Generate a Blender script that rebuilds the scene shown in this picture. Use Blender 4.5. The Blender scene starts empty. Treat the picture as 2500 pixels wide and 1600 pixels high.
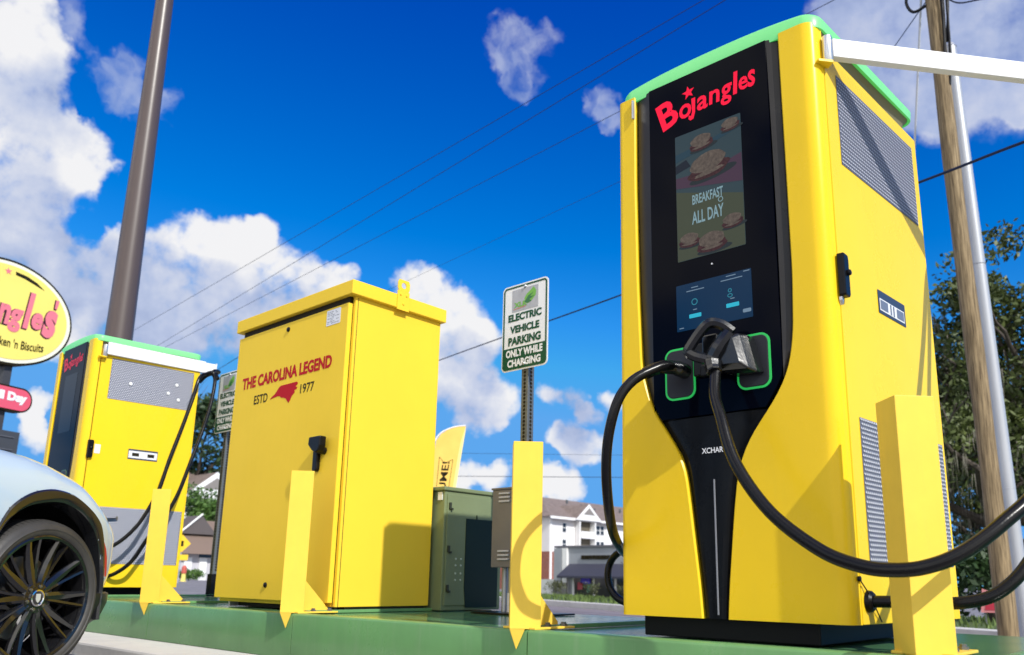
import bpy, bmesh, math, random
from mathutils import Vector, Matrix
random.seed(7)
C = bpy.context.scene
COL = C.collection
R = math.radians

# ------------------------------------------------------------------ camera
CAMZ = 0.5825
YAW, PITCH, ROLL, FPX = R(41.4535), R(12.9552), R(0.9201), 1993.45
cd = bpy.data.cameras.new('camera')
cam = bpy.data.objects.new('camera', cd)
COL.objects.link(cam)
_fw = Vector((-math.sin(YAW)*math.cos(PITCH), math.cos(YAW)*math.cos(PITCH), math.sin(PITCH)))
_r = Vector((math.cos(YAW), math.sin(YAW), 0))
_u = _r.cross(_fw)
_R = _r*math.cos(ROLL) + _u*math.sin(ROLL)
_U = -_r*math.sin(ROLL) + _u*math.cos(ROLL)
cam.matrix_world = Matrix(((_R.x, _U.x, -_fw.x, 0), (_R.y, _U.y, -_fw.y, 0), (_R.z, _U.z, -_fw.z, CAMZ), (0, 0, 0, 1)))
cd.sensor_width = 36
cd.lens = FPX/2500*36
cd.shift_x = -65.39/2500
cd.shift_y = 156.04/2500
cd.clip_start = 0.05
cd.clip_end = 2000
cd.dof.use_dof = True
cd.dof.focus_distance = 3.5
cd.dof.aperture_fstop = 3.5
C.camera = cam

# ------------------------------------------------------------------ light and sky
SUNV = Vector((1.0, -0.22, 0.85)).normalized()
SUN_EL = math.asin(SUNV.z)
sd = bpy.data.lights.new('sun', 'SUN')
sd.energy = 3.0
sd.angle = R(0.53)
sd.color = (1.0, 0.965, 0.90)
sun = bpy.data.objects.new('sun', sd)
COL.objects.link(sun)
sun.rotation_euler = SUNV.to_track_quat('Z', 'Y').to_euler()

C.view_settings.view_transform = 'Standard'
C.view_settings.look = 'None'
C.view_settings.exposure = 0.6
C.view_settings.gamma = 1.0

CLOUDS = {
 'big': [(-0.8414,0.174,0.5116,0.0433),(-0.858,0.1985,0.4738,0.0444),(-0.8753,0.2091,0.4361,0.0491),(-0.8681,0.2407,0.4342,0.0334),(-0.8743,0.2577,0.4113,0.0381),(-0.9006,0.2219,0.3736,0.0622),(-0.8713,0.2819,0.4016,0.0258),(-0.9176,0.2222,0.3295,0.0582),(-0.9084,0.2613,0.3265,0.0597),(-0.8967,0.3065,0.3194,0.0526),(-0.9282,0.2476,0.2776,0.0634),(-0.915,0.2991,0.2706,0.0524),(-0.876,0.1574,0.4559,0.0785),(-0.92,0.1775,0.3495,0.0885),(-0.8962,0.3255,0.3015,0.0355),(-0.8293,0.182,0.5284,0.0237)],
 'mid': [(-0.8404,0.4016,0.364,0.0285),(-0.8604,0.3812,0.3382,0.0433),(-0.8794,0.356,0.316,0.0496),(-0.8334,0.435,0.3408,0.0491),(-0.8142,0.4768,0.3312,0.0452),(-0.7981,0.5082,0.3238,0.0313),(-0.8134,0.4399,0.3805,0.0215),(-0.8658,0.4085,0.2891,0.0555),(-0.8347,0.4665,0.2928,0.0521),(-0.8872,0.3741,0.2702,0.0409),(-0.7766,0.5287,0.3426,0.0135)],
 'sgn': [(-0.7284,0.5947,0.3402,0.0305),(-0.7091,0.6203,0.3353,0.0287),(-0.7,0.6474,0.3014,0.0373),(-0.6847,0.6715,0.2835,0.0275),(-0.7102,0.6639,0.2344,0.045),(-0.6846,0.6954,0.2187,0.0301),(-0.7248,0.6428,0.2479,0.0398),(-0.701,0.6843,0.201,0.0275),(-0.7292,0.6176,0.2946,0.0297)],
 'low': [(-0.6326,0.7425,0.22,0.0226),(-0.6101,0.7625,0.2154,0.0261),(-0.5985,0.7762,0.1983,0.02),(-0.6202,0.7677,0.1613,0.036),(-0.6352,0.7543,0.1661,0.024),(-0.5989,0.7849,0.1591,0.025),(-0.7148,0.6872,0.1295,0.0224),(-0.6962,0.7077,0.1203,0.0249),(-0.6284,0.7704,0.1071,0.0299),(-0.7295,0.6748,0.1118,0.0298),(-0.6509,0.7506,0.1141,0.0249),(-0.574,0.7893,0.2179,0.02),(-0.9462,0.2811,0.1603,0.0214),(-0.9477,0.2888,0.1355,0.0214),(-0.6661,0.7379,0.1089,0.0299)],
 'wisp': [(-0.8279,0.2618,0.4959,0.0231),(-0.8268,0.2776,0.4893,0.0212),(-0.8249,0.2966,0.4812,0.0193),(-0.816,0.3184,0.4824,0.0139),(-0.8122,0.2768,0.5135,0.0118),(-0.5648,0.5808,0.5862,0.0268),(-0.5401,0.5981,0.5922,0.023),(-0.5626,0.5996,0.5692,0.0224),(-0.5743,0.6038,0.5528,0.015),(-0.5019,0.6772,0.5381,0.0179),(-0.5026,0.69,0.5209,0.0142),(-0.8214,0.2177,0.5272,0.0182)],
 'rt': [(-0.2153,0.8051,0.5527,0.0811),(-0.1869,0.8351,0.5174,0.0595),(-0.1407,0.8383,0.5268,0.0783),(-0.256,0.7715,0.5825,0.0388),(-0.1302,0.8689,0.4776,0.020),(-0.0968,0.8583,0.5039,0.0504),(-0.1751,0.8074,0.5635,0.0666)],
 'gap': [(-0.8781, 0.2938, 0.3778, 0.0252), (-0.891, 0.2855, 0.3529, 0.0147), (-0.8654, 0.3013, 0.4003, 0.0218), (-0.8498, 0.2455, 0.4664, 0.0159)],
 'gray': [(-0.9019,0.2229,0.3699,0.0374),(-0.8624,0.2168,0.4575,0.0328),(-0.9084,0.257,0.3296,0.0425),(-0.8967,0.331,0.2938,0.0534),(-0.8827,0.3806,0.2757,0.0547),(-0.8574,0.4352,0.2747,0.0562),(-0.8257,0.4887,0.2817,0.0382),(-0.7148,0.67,0.2003,0.04),(-0.687,0.6823,0.25,0.025),(-0.6123,0.7654,0.1983,0.0301),(-0.92,0.2406,0.3093,0.0505),(-0.7081,0.6533,0.268,0.0249),(-0.6218,0.7698,0.1441,0.025)]}

def build_world():
    w = bpy.data.worlds.new("World")
    C.world = w
    w.use_nodes = True
    nt = w.node_tree
    nt.nodes.clear()
    N, L = nt.nodes.new, nt.links.new
    out = N('ShaderNodeOutputWorld')
    bg = N('ShaderNodeBackground')
    bg.inputs['Strength'].default_value = 0.12
    L(bg.outputs[0], out.inputs[0])
    sky = N('ShaderNodeTexSky')
    sky.sky_type = 'NISHITA'
    sky.sun_disc = False
    sky.sun_elevation = SUN_EL
    sky.sun_rotation = math.atan2(SUNV.x, SUNV.y)
    sky.air_density = 1.0
    sky.dust_density = 0.25
    sky.ozone_density = 3.0
    hs = N('ShaderNodeHueSaturation')
    hs.inputs['Saturation'].default_value = 1.32
    hs.inputs['Value'].default_value = 1.0
    L(sky.outputs[0], hs.inputs['Color'])
    grade = N('ShaderNodeVectorMath'); grade.operation = 'MULTIPLY_ADD'
    L(hs.outputs[0], grade.inputs[0]); grade.inputs[1].default_value = (0.62, 1.04, 1.0); grade.inputs[2].default_value = (-0.26, -0.62, 0.0)
    pos = N('ShaderNodeVectorMath'); pos.operation = 'MAXIMUM'
    cap = N('ShaderNodeVectorMath'); cap.operation = 'MINIMUM'
    L(grade.outputs[0], cap.inputs[0]); cap.inputs[1].default_value = (0.62, 2.15, 4.75)
    L(cap.outputs[0], pos.inputs[0]); pos.inputs[1].default_value = (0.0, 0.05, 0.1)
    tc = N('ShaderNodeTexCoord')
    def math_n(op, a, b=None, c=None, clamp=False):
        n = N('ShaderNodeMath'); n.operation = op; n.use_clamp = clamp
        for i, v in enumerate((a, b, c)):
            if v is None: continue
            if isinstance(v, (int, float)): n.inputs[i].default_value = v
            else: L(v, n.inputs[i])
        return n.outputs[0]
    # domain warp gives ragged edges
    nz = N('ShaderNodeTexNoise'); nz.inputs['Scale'].default_value = 22; nz.inputs['Detail'].default_value = 8; nz.inputs['Roughness'].default_value = 0.57
    L(tc.outputs['Generated'], nz.inputs['Vector'])
    fine = nz.outputs[0]
    nz2 = N('ShaderNodeTexNoise'); nz2.inputs['Scale'].default_value = 9; nz2.inputs['Detail'].default_value = 6; nz2.inputs['Roughness'].default_value = 0.55
    L(tc.outputs['Generated'], nz2.inputs['Vector'])
    wn = N('ShaderNodeTexNoise'); wn.inputs['Scale'].default_value = 14; wn.inputs['Detail'].default_value = 5; wn.inputs['Roughness'].default_value = 0.6
    L(tc.outputs['Generated'], wn.inputs['Vector'])
    wv = N('ShaderNodeVectorMath'); wv.operation = 'MULTIPLY_ADD'
    L(wn.outputs['Color'], wv.inputs[0]); wv.inputs[1].default_value = (.055,.055,.055); wv.inputs[2].default_value = (-.0275,-.0275,-.0275)
    wd = N('ShaderNodeVectorMath'); wd.operation = 'ADD'
    L(tc.outputs['Generated'], wd.inputs[0]); L(wv.outputs[0], wd.inputs[1])
    wnm = N('ShaderNodeVectorMath'); wnm.operation = 'NORMALIZE'; L(wd.outputs[0], wnm.inputs[0])
    def blobs(lst, grow=1.25):
        acc = None
        for x, y, z, r in lst:
            v = Vector((x, y, z)).normalized()
            d = N('ShaderNodeVectorMath'); d.operation = 'DOT_PRODUCT'
            L(wnm.outputs[0], d.inputs[0]); d.inputs[1].default_value = v
            k = 2/(r*grow)**2
            g = math_n('MULTIPLY_ADD', d.outputs['Value'], k, 1-k, clamp=True)
            acc = g if acc is None else math_n('ADD', acc, g)
        return math_n('MINIMUM', acc, 1.0)
    cum = math_n('MINIMUM', math_n('ADD', blobs(CLOUDS['big']+CLOUDS['mid']+CLOUDS['sgn']), blobs(CLOUDS['low'], .92)), 1.0)
    cum = math_n('SUBTRACT', cum, math_n('MULTIPLY', blobs(CLOUDS['gap'], 1.3), .95), None, True)
    wis = blobs(CLOUDS['wisp'], 1.45)
    rt = blobs(CLOUDS['rt'], 1.3)
    gray = blobs(CLOUDS['gray'], 1.6)
    def smooth(v, a, b, m):
        n = N('ShaderNodeMapRange'); n.interpolation_type = 'SMOOTHSTEP'
        L(v, n.inputs['Value'])
        n.inputs['From Min'].default_value = a; n.inputs['From Max'].default_value = b
        n.inputs['To Min'].default_value = 0; n.inputs['To Max'].default_value = m
        return n.outputs[0]
    nn = math_n('SUBTRACT', fine, 0.5)
    def ragged(v, amp, a, b, m):
        k_ = math_n('MULTIPLY', nn, math_n('MULTIPLY', v, 4.0, clamp=True))
        return smooth(math_n('MULTIPLY_ADD', k_, amp, v), a, b, m)
    d1 = ragged(cum, 2.7, 0.08, 0.98, 1.0)
    nw = N('ShaderNodeTexNoise'); nw.inputs['Scale'].default_value = 34; nw.inputs['Detail'].default_value = 4; nw.inputs['Roughness'].default_value = 0.5
    L(wnm.outputs[0], nw.inputs['Vector'])
    kw = math_n('MULTIPLY', math_n('SUBTRACT', nw.outputs[0], .5), math_n('MULTIPLY', wis, 3.0, clamp=True))
    d2 = smooth(math_n('MULTIPLY_ADD', kw, 2.4, math_n('MULTIPLY', math_n('MULTIPLY', wis, wis), .66)), 0.02, 1.15, 0.62)
    d3 = ragged(rt, 1.7, 0.08, 1.05, 0.84)
    # unseen bright cloud behind and above the camera, added to fill the front faces
    sepd = N('ShaderNodeSeparateXYZ'); L(tc.outputs['Generated'], sepd.inputs[0])
    back = smooth(math_n('MULTIPLY_ADD', sepd.outputs['Y'], -1.0, math_n('MULTIPLY', sepd.outputs['X'], .25)), -0.15, 0.25, 1.0)
    nb = N('ShaderNodeTexNoise'); nb.inputs['Scale'].default_value = 3.2; nb.inputs['Detail'].default_value = 8; nb.inputs['Roughness'].default_value = .6
    L(tc.outputs['Generated'], nb.inputs['Vector'])
    d4 = math_n('MULTIPLY', smooth(nb.outputs[0], .40, .56, 1.0), back)
    dens = math_n('MAXIMUM', math_n('MAXIMUM', d1, d2), math_n('MAXIMUM', d3, d4))
    # sunny billows against grey-lavender bases
    sh = math_n('MULTIPLY_ADD', gray, -0.52, 1.04)
    sh = math_n('ADD', sh, math_n('MULTIPLY', math_n('SUBTRACT', nz2.outputs[0], 0.5), 1.1))
    sh = math_n('ADD', sh, math_n('MULTIPLY', nn, 0.8))
    sh = math_n('MULTIPLY_ADD', rt, -0.52, sh)
    sh = math_n('MULTIPLY_ADD', wis, -0.55, sh)
    sh = math_n('MULTIPLY_ADD', back, 0.3, sh)
    ramp = N('ShaderNodeValToRGB')
    L(sh, ramp.inputs[0])
    e = ramp.color_ramp.elements
    e[0].position = 0.0; e[0].color = (0.20, 0.29, 0.56, 1)
    e[1].position = 0.95; e[1].color = (0.95, 0.95, 0.97, 1)
    m_ = e.new(0.5); m_.color = (0.52, 0.60, 0.82, 1)
    sc = N('ShaderNodeVectorMath'); sc.operation = 'SCALE'; L(math_n('MULTIPLY_ADD', back, 4.6, 5.2), sc.inputs['Scale'])
    L(ramp.outputs[0], sc.inputs[0])
    wm = N('ShaderNodeMix'); wm.data_type = 'RGBA'; wm.blend_type = 'MULTIPLY'
    L(back, wm.inputs['Factor']); L(sc.outputs[0], wm.inputs['A']); wm.inputs['B'].default_value = (1.0, .955, .84, 1)  # warm tint of the added rear cloud, offsets the blue ambient
    mix = N('ShaderNodeMix'); mix.data_type = 'RGBA'
    L(dens, mix.inputs['Factor']); L(pos.outputs[0], mix.inputs['A']); L(wm.outputs['Result'], mix.inputs['B'])
    L(mix.outputs['Result'], bg.inputs['Color'])
build_world()

# ------------------------------------------------------------------ materials
MATS = {}
def mat(name, col=(.5,.5,.5), rough=.5, metal=0.0, spec=.5, var=0.0, vscale=8.0, bump=0.0, bscale=60.0, coat=0.0, emit=None, estr=0.0, col2=None, dirt=0.0, stretch=None, streak=0.0, scol=(.30,.25,.14)):
    if name in MATS: return MATS[name]
    m = bpy.data.materials.new(name); m.use_nodes = True
    nt = m.node_tree; N, L = nt.nodes.new, nt.links.new
    b = nt.nodes['Principled BSDF']
    b.inputs['Base Color'].default_value = (*col, 1)
    b.inputs['Roughness'].default_value = rough
    b.inputs['Metallic'].default_value = metal
    b.inputs['Specular IOR Level'].default_value = spec
    if coat: b.inputs['Coat Weight'].default_value = coat; b.inputs['Coat Roughness'].default_value = .06
    if emit: b.inputs['Emission Color'].default_value = (*emit, 1); b.inputs['Emission Strength'].default_value = estr
    tc = None
    if var or bump or dirt:
        tc = N('ShaderNodeTexCoord')
        src = tc.outputs['Object']
        if stretch:
            mp = N('ShaderNodeMapping'); mp.inputs['Scale'].default_value = stretch
            L(src, mp.inputs['Vector']); src = mp.outputs[0]
    if var or dirt:
        nz = N('ShaderNodeTexNoise'); nz.inputs['Scale'].default_value = vscale; nz.inputs['Detail'].default_value = 7; nz.inputs['Roughness'].default_value = .6
        L(src, nz.inputs['Vector'])
        mx = N('ShaderNodeMix'); mx.data_type = 'RGBA'
        c2 = col2 if col2 else tuple(max(0, c*(1-var)) for c in col)
        c1 = col if col2 else tuple(min(1, c*(1+var*.6)) for c in col)
        mx.inputs['A'].default_value = (*c1, 1); mx.inputs['B'].default_value = (*c2, 1)
        mr = N('ShaderNodeMapRange'); mr.inputs['From Min'].default_value = .3; mr.inputs['From Max'].default_value = .7
        L(nz.outputs[0], mr.inputs['Value']); L(mr.outputs[0], mx.inputs['Factor'])
        res = mx.outputs['Result']
        if streak:
            mp2 = N('ShaderNodeMapping'); mp2.inputs['Scale'].default_value = (9, 9, .7); L(tc.outputs['Object'], mp2.inputs['Vector'])
            n3 = N('ShaderNodeTexNoise'); n3.inputs['Scale'].default_value = 2.6; n3.inputs['Detail'].default_value = 8; n3.inputs['Roughness'].default_value = .68
            L(mp2.outputs[0], n3.inputs['Vector'])
            m3 = N('ShaderNodeMapRange'); m3.inputs['From Min'].default_value = .52; m3.inputs['From Max'].default_value = .80; m3.inputs['To Max'].default_value = streak
            L(n3.outputs[0], m3.inputs['Value'])
            x3 = N('ShaderNodeMix'); x3.data_type = 'RGBA'; x3.inputs['B'].default_value = (*scol, 1)
            L(res, x3.inputs['A']); L(m3.outputs[0], x3.inputs['Factor']); res = x3.outputs['Result']
        L(res, b.inputs['Base Color'])
        rr = N('ShaderNodeMapRange'); rr.inputs['From Min'].default_value = .3; rr.inputs['From Max'].default_value = .7
        rr.inputs['To Min'].default_value = max(.02, rough*.8); rr.inputs['To Max'].default_value = min(1, rough*1.25)
        L(nz.outputs[0], rr.inputs['Value']); L(rr.outputs[0], b.inputs['Roughness'])
    if bump:
        n2 = N('ShaderNodeTexNoise'); n2.inputs['Scale'].default_value = bscale; n2.inputs['Detail'].default_value = 5
        L(src, n2.inputs['Vector'])
        bp = N('ShaderNodeBump'); bp.inputs['Strength'].default_value = bump; bp.inputs['Distance'].default_value = .01
        L(n2.outputs[0], bp.inputs['Height']); L(bp.outputs[0], b.inputs['Normal'])
    MATS[name] = m
    return m

def brick_mat(name, c1, c2, mortar, scale=1.0, bw=.5, rh=.25, rough=.85, axes='XZ'):
    if name in MATS: return MATS[name]
    m = bpy.data.materials.new(name); m.use_nodes = True
    nt = m.node_tree; N, L = nt.nodes.new, nt.links.new
    b = nt.nodes['Principled BSDF']; b.inputs['Roughness'].default_value = rough
    tc = N('ShaderNodeTexCoord'); sp = N('ShaderNodeSeparateXYZ'); cb = N('ShaderNodeCombineXYZ')
    L(tc.outputs['Object'], sp.inputs[0])
    ad = N('ShaderNodeMath'); ad.operation = 'ADD'; L(sp.outputs['X'], ad.inputs[0]); L(sp.outputs['Y'], ad.inputs[1])
    L(ad.outputs[0], cb.inputs[0]); L(sp.outputs['Z'], cb.inputs[1])
    br = N('ShaderNodeTexBrick'); br.inputs['Scale'].default_value = scale
    br.inputs['Color1'].default_value = (*c1, 1); br.inputs['Color2'].default_value = (*c2, 1); br.inputs['Mortar'].default_value = (*mortar, 1)
    br.inputs['Brick Width'].default_value = bw; br.inputs['Row Height'].default_value = rh; br.inputs['Mortar Size'].default_value = .012
    L(cb.outputs[0], br.inputs['Vector']); L(br.outputs['Color'], b.inputs['Base Color'])
    MATS[name] = m; return m

YEL = mat('yellow_paint', (.86,.575,.018), .26, var=.035, vscale=3, streak=.08, scol=(.55,.40,.05), bump=.003, bscale=260, spec=.20)
YELH = mat('yellow_sheet_paint', (.86,.585,.045), .36, var=.035, vscale=2.2, streak=.08, scol=(.60,.44,.06), bump=.004, bscale=120, spec=.06)
YELP = mat('yellow_post_paint', (.86,.585,.075), .38, var=.06, vscale=6, streak=.16, scol=(.45,.34,.12), bump=.012, bscale=90, spec=.2)
GRN = mat('pad_green_paint', (.130,.295,.110), .30, var=.16, vscale=2.5, streak=.32, scol=(.26,.33,.22), bump=.008, bscale=60, spec=.35)
DECK = mat('deck_green_paint', (.10,.25,.11), .16, var=.25, vscale=3.5, spec=.7, bump=.02, bscale=30)
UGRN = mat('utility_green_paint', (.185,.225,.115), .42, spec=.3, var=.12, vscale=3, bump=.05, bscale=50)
GLASS = mat('black_panel_glass', (.0015,.0022,.006), .07, spec=.05)
TRIM = mat('dark_trim_plastic', (.020,.019,.020), .34, var=.2, vscale=5, spec=.3)
TAIL = mat('black_satin_plastic', (.004,.005,.007), .28, var=.2, vscale=4, spec=.14)
BLK = mat('black_plastic', (.005,.005,.006), .32, bump=.03, bscale=150, spec=.22)
RUB = mat('cable_rubber', (.005,.005,.006), .24, var=.3, vscale=9, bump=.05, bscale=70, spec=.26)
CONN = mat('connector_plastic', (.007,.008,.010), .20, bump=.03, bscale=120, spec=.6)
MESHW = mat('grille_aluminium', (.60,.61,.66), .42, var=.06, vscale=20)
MESHB = mat('grille_backing', (.12,.13,.18), .6)
WHT = mat('white_aluminium', (.80,.80,.81), .30, var=.03, vscale=6)
ALU = mat('brushed_aluminium', (.62,.63,.66), .28, metal=.8, var=.08, vscale=30, stretch=(40,40,2))
GALV = mat('galvanised_steel', (.47,.49,.53), .42, metal=.55, var=.22, vscale=5)
DGALV = mat('dark_galvanised_steel', (.15,.16,.165), .45, metal=.5, var=.25, vscale=9)
LED = mat('green_light_strip', (.20,.46,.23), .32, var=.03, vscale=4, emit=(.02,.75,.08), estr=.27, spec=.3)
RING = mat('green_ring_light', (.03,.30,.07), .35, emit=(.012,.50,.09), estr=.34, spec=.2)
WTXT = mat('white_lettering', (.80,.81,.83), .5)
REDL = mat('red_logo_light', (.60,.006,.030), .5, emit=(1.0,.012,.055), estr=.34, spec=.1)
REDP = mat('red_vinyl', (.46,.004,.008), .5, spec=.15)
BLKP = mat('black_vinyl', (.018,.014,.005), .6, spec=.15)
STK = mat('paper_sticker', (.70,.71,.74), .5, var=.05, vscale=30)
CONC = mat('pale_concrete', (.56,.54,.51), .85, var=.16, vscale=2.2, bump=.25, bscale=35)
ASPH = mat('grey_asphalt', (.20,.19,.20), .82, var=.25, vscale=1.5, bump=.35, bscale=90)
ROADM = mat('road_asphalt', (.20,.17,.18), .8, var=.2, vscale=.8, bump=.3, bscale=50)
TIRE = mat('tyre_rubber', (.045,.043,.041), .52, var=.35, vscale=6, bump=.1, bscale=90)
RIMM = mat('black_gloss_rim', (.008,.008,.009), .10, coat=.6)
CHROME = mat('chrome_cap', (.75,.75,.76), .12, metal=1.0)
BODY = mat('pale_blue_car_paint', (.45,.555,.635), .20, coat=.7, var=.02, vscale=2)
ARCHM = mat('black_gloss_arch_trim', (.012,.013,.016), .10, coat=.6)
DARKV = mat('wheel_well_black', (.004,.004,.004), .9)
CGLASS = mat('car_window_glass', (.01,.013,.016), .04)
AMBER = mat('amber_marker', (.36,.035,.010), .18, coat=.5)
BRN = mat('bronze_pole_paint', (.085,.062,.058), .34, var=.18, vscale=3, stretch=(1,1,.25), bump=.03, bscale=60)
SGRN = mat('sign_green', (.005,.072,.030), .45, spec=.25)
SWHT = mat('sign_white', (.80,.81,.83), .35, var=.03, vscale=9)

# ------------------------------------------------------------------ mesh helpers
class MB:
    def __init__(s): s.v = []; s.f = []
    def add(s, vs, fs):
        o = len(s.v); s.v += [tuple(v) for v in vs]; s.f += [tuple(o+i for i in f) for f in fs]; return s
    def box(s, x0, x1, y0, y1, z0, z1):
        return s.add([(x0,y0,z0),(x1,y0,z0),(x1,y1,z0),(x0,y1,z0),(x0,y0,z1),(x1,y0,z1),(x1,y1,z1),(x0,y1,z1)],
                     [(0,3,2,1),(4,5,6,7),(0,1,5,4),(1,2,6,5),(2,3,7,6),(3,0,4,7)])
    def obox(s, c, ax, ay, az, hx, hy, hz):
        c, ax, ay, az = Vector(c), Vector(ax), Vector(ay), Vector(az)
        P = [c+ax*hx*i+ay*hy*j+az*hz*k for k in (-1,1) for i, j in ((-1,-1),(1,-1),(1,1),(-1,1))]
        return s.add(P, [(0,3,2,1),(4,5,6,7),(0,1,5,4),(1,2,6,5),(2,3,7,6),(3,0,4,7)])
    def quad(s, a, b, c, d): return s.add([a,b,c,d], [(0,1,2,3)])
    def prism(s, pts, o, U, V, Nn, t0, t1):
        """polygon pts in plane (o;U,V) extruded along Nn from t0 to t1"""
        o, U, V, Nn = Vector(o), Vector(U), Vector(V), Vector(Nn)
        n = len(pts)
        a = [o+U*p[0]+V*p[1]+Nn*t0 for p in pts]; b = [o+U*p[0]+V*p[1]+Nn*t1 for p in pts]
        fs = [tuple(range(n-1,-1,-1)), tuple(range(n,2*n))]+[(i,(i+1)%n,n+(i+1)%n,n+i) for i in range(n)]
        return s.add(a+b, fs)
    def ringprism(s, outer, inner, o, U, V, Nn, t0, t1):
        o, U, V, Nn = Vector(o), Vector(U), Vector(V), Vector(Nn); n = len(outer)
        q = lambda p, t: o+U*p[0]+V*p[1]+Nn*t
        vs = [q(p,t1) for p in outer]+[q(p,t1) for p in inner]+[q(p,t0) for p in outer]+[q(p,t0) for p in inner]
        fs = []
        for i in range(n):
            j = (i+1) % n
            fs += [(i,j,n+j,n+i),(2*n+i,2*n+j,j,i),(n+i,n+j,3*n+j,3*n+i)]
        return s.add(vs, fs)
    def tube(s, path, r, n=10, cap=True):
        P = [Vector(p) for p in path]; m = len(P)
        rr = r if isinstance(r, (list, tuple)) else [r]*m
        T = [(P[min(i+1,m-1)]-P[max(i-1,0)]).normalized() for i in range(m)]
        a = Vector((0,0,1)) if abs(T[0].z) < .9 else Vector((1,0,0))
        u = T[0].cross(a).normalized()
        o = len(s.v)
        for i in range(m):
            u = (u-T[i]*u.dot(T[i])).normalized(); w = T[i].cross(u)
            for k in range(n):
                t = 2*math.pi*k/n
                s.v.append(tuple(P[i]+(u*math.cos(t)+w*math.sin(t))*rr[i]))
        for i in range(m-1):
            for k in range(n):
                k2 = (k+1) % n
                s.f.append((o+i*n+k, o+i*n+k2, o+(i+1)*n+k2, o+(i+1)*n+k))
        if cap:
            s.f.append(tuple(o+k for k in range(n-1,-1,-1))); s.f.append(tuple(o+(m-1)*n+k for k in range(n)))
        return s
    def lathe(s, prof, o, A, n=48, closed=False):
        """prof = [(radius, along)], axis A through o"""
        o, A = Vector(o), Vector(A).normalized()
        a = Vector((0,0,1)) if abs(A.z) < .9 else Vector((1,0,0))
        u = A.cross(a).normalized(); w = A.cross(u)
        b = len(s.v); m = len(prof)
        for r, h in prof:
            for k in range(n):
                t = 2*math.pi*k/n
                s.v.append(tuple(o+A*h+(u*math.cos(t)+w*math.sin(t))*r))
        for i in range(m if closed else m-1):
            i2 = (i+1) % m
            for k in range(n):
                k2 = (k+1) % n
                s.f.append((b+i*n+k, b+i*n+k2, b+i2*n+k2, b+i2*n+k))
        return s
    def loft(s, rows, wrap=False):
        b = len(s.v); n = len(rows[0])
        for r_ in rows: s.v += [tuple(p) for p in r_]
        for i in range(len(rows)-1):
            for k in range(n if wrap else n-1):
                k2 = (k+1) % n
                s.f.append((b+i*n+k, b+i*n+k2, b+(i+1)*n+k2, b+(i+1)*n+k))
        return s
    def build(s, name, m, parent=None, smooth=False, bevel=0.0, bseg=2, ang=35):
        o = parent_world(parent)
        me = bpy.data.meshes.new(name)
        me.from_pydata([(x-o[0], y-o[1], z-o[2]) for x, y, z in s.v], [], s.f)
        bm = bmesh.new(); bm.from_mesh(me)
        bmesh.ops.recalc_face_normals(bm, faces=bm.faces)
        bm.to_mesh(me); bm.free()
        me.materials.append(m)
        if smooth:
            me.shade_smooth()
            me.set_sharp_from_angle(angle=R(ang))
        ob = bpy.data.objects.new(name, me); COL.objects.link(ob)
        if parent: ob.parent = parent
        if bevel:
            md = ob.modifiers.new('bevel', 'BEVEL'); md.width = bevel; md.segments = bseg; md.limit_method = 'ANGLE'; md.angle_limit = R(40)
            md.harden_normals = False
        return ob

def parent_world(p):
    v = Vector((0,0,0))
    while p: v += Vector(p.location); p = p.parent
    return v
def thing(name, label, cat, loc=(0,0,0), group=None):
    o = bpy.data.objects.new(name, None); COL.objects.link(o)
    o.location = loc; o.empty_display_size = .2
    o['label'] = label; o['category'] = cat
    if group: o['group'] = group
    return o
def tag(o, label, cat, group=None):
    o['label'] = label; o['category'] = cat
    if group: o['group'] = group
    return o
def struct(o): o['kind'] = 'structure'; return o
def dup(root, loc, label, group=None):
    r_ = root.copy(); COL.objects.link(r_); r_.location = loc; r_['label'] = label
    if group: r_['group'] = group
    for ch in list(root.children):
        c = ch.copy(); COL.objects.link(c); c.parent = r_
        for g in ch.children:
            d = g.copy(); COL.objects.link(d); d.parent = c
    return r_

def rrect(x0, x1, y0, y1, r, n=6):
    pts = []
    for cx, cy, a0 in ((x1-r,y1-r,0),(x0+r,y1-r,90),(x0+r,y0+r,180),(x1-r,y0+r,270)):
        for k in range(n+1):
            a = R(a0+90*k/n); pts.append((cx+r*math.cos(a), cy+r*math.sin(a)))
    return pts
def disc(cx, cy, rx, ry=None, n=24):
    ry = rx if ry is None else ry
    return [(cx+rx*math.cos(2*math.pi*k/n), cy+ry*math.sin(2*math.pi*k/n)) for k in range(n)]
def catmull(P, k=6):
    P = [Vector(p) for p in P]; out = []
    for i in range(len(P)-1):
        a, b, c, d = P[max(i-1,0)], P[i], P[i+1], P[min(i+2,len(P)-1)]
        for j in range(k):
            t = j/k
            out.append(.5*((2*b)+(c-a)*t+(2*a-5*b+4*c-d)*t*t+(3*b-a-3*c+d)*t**3))
    out.append(P[-1]); return out
def interp(tab, z):
    tab = sorted(tab)
    if z <= tab[0][0]: return tab[0][1]
    for (a, va), (b, vb) in zip(tab, tab[1:]):
        if z <= b: return va+(vb-va)*(z-a)/(b-a)
    return tab[-1][1]

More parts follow.
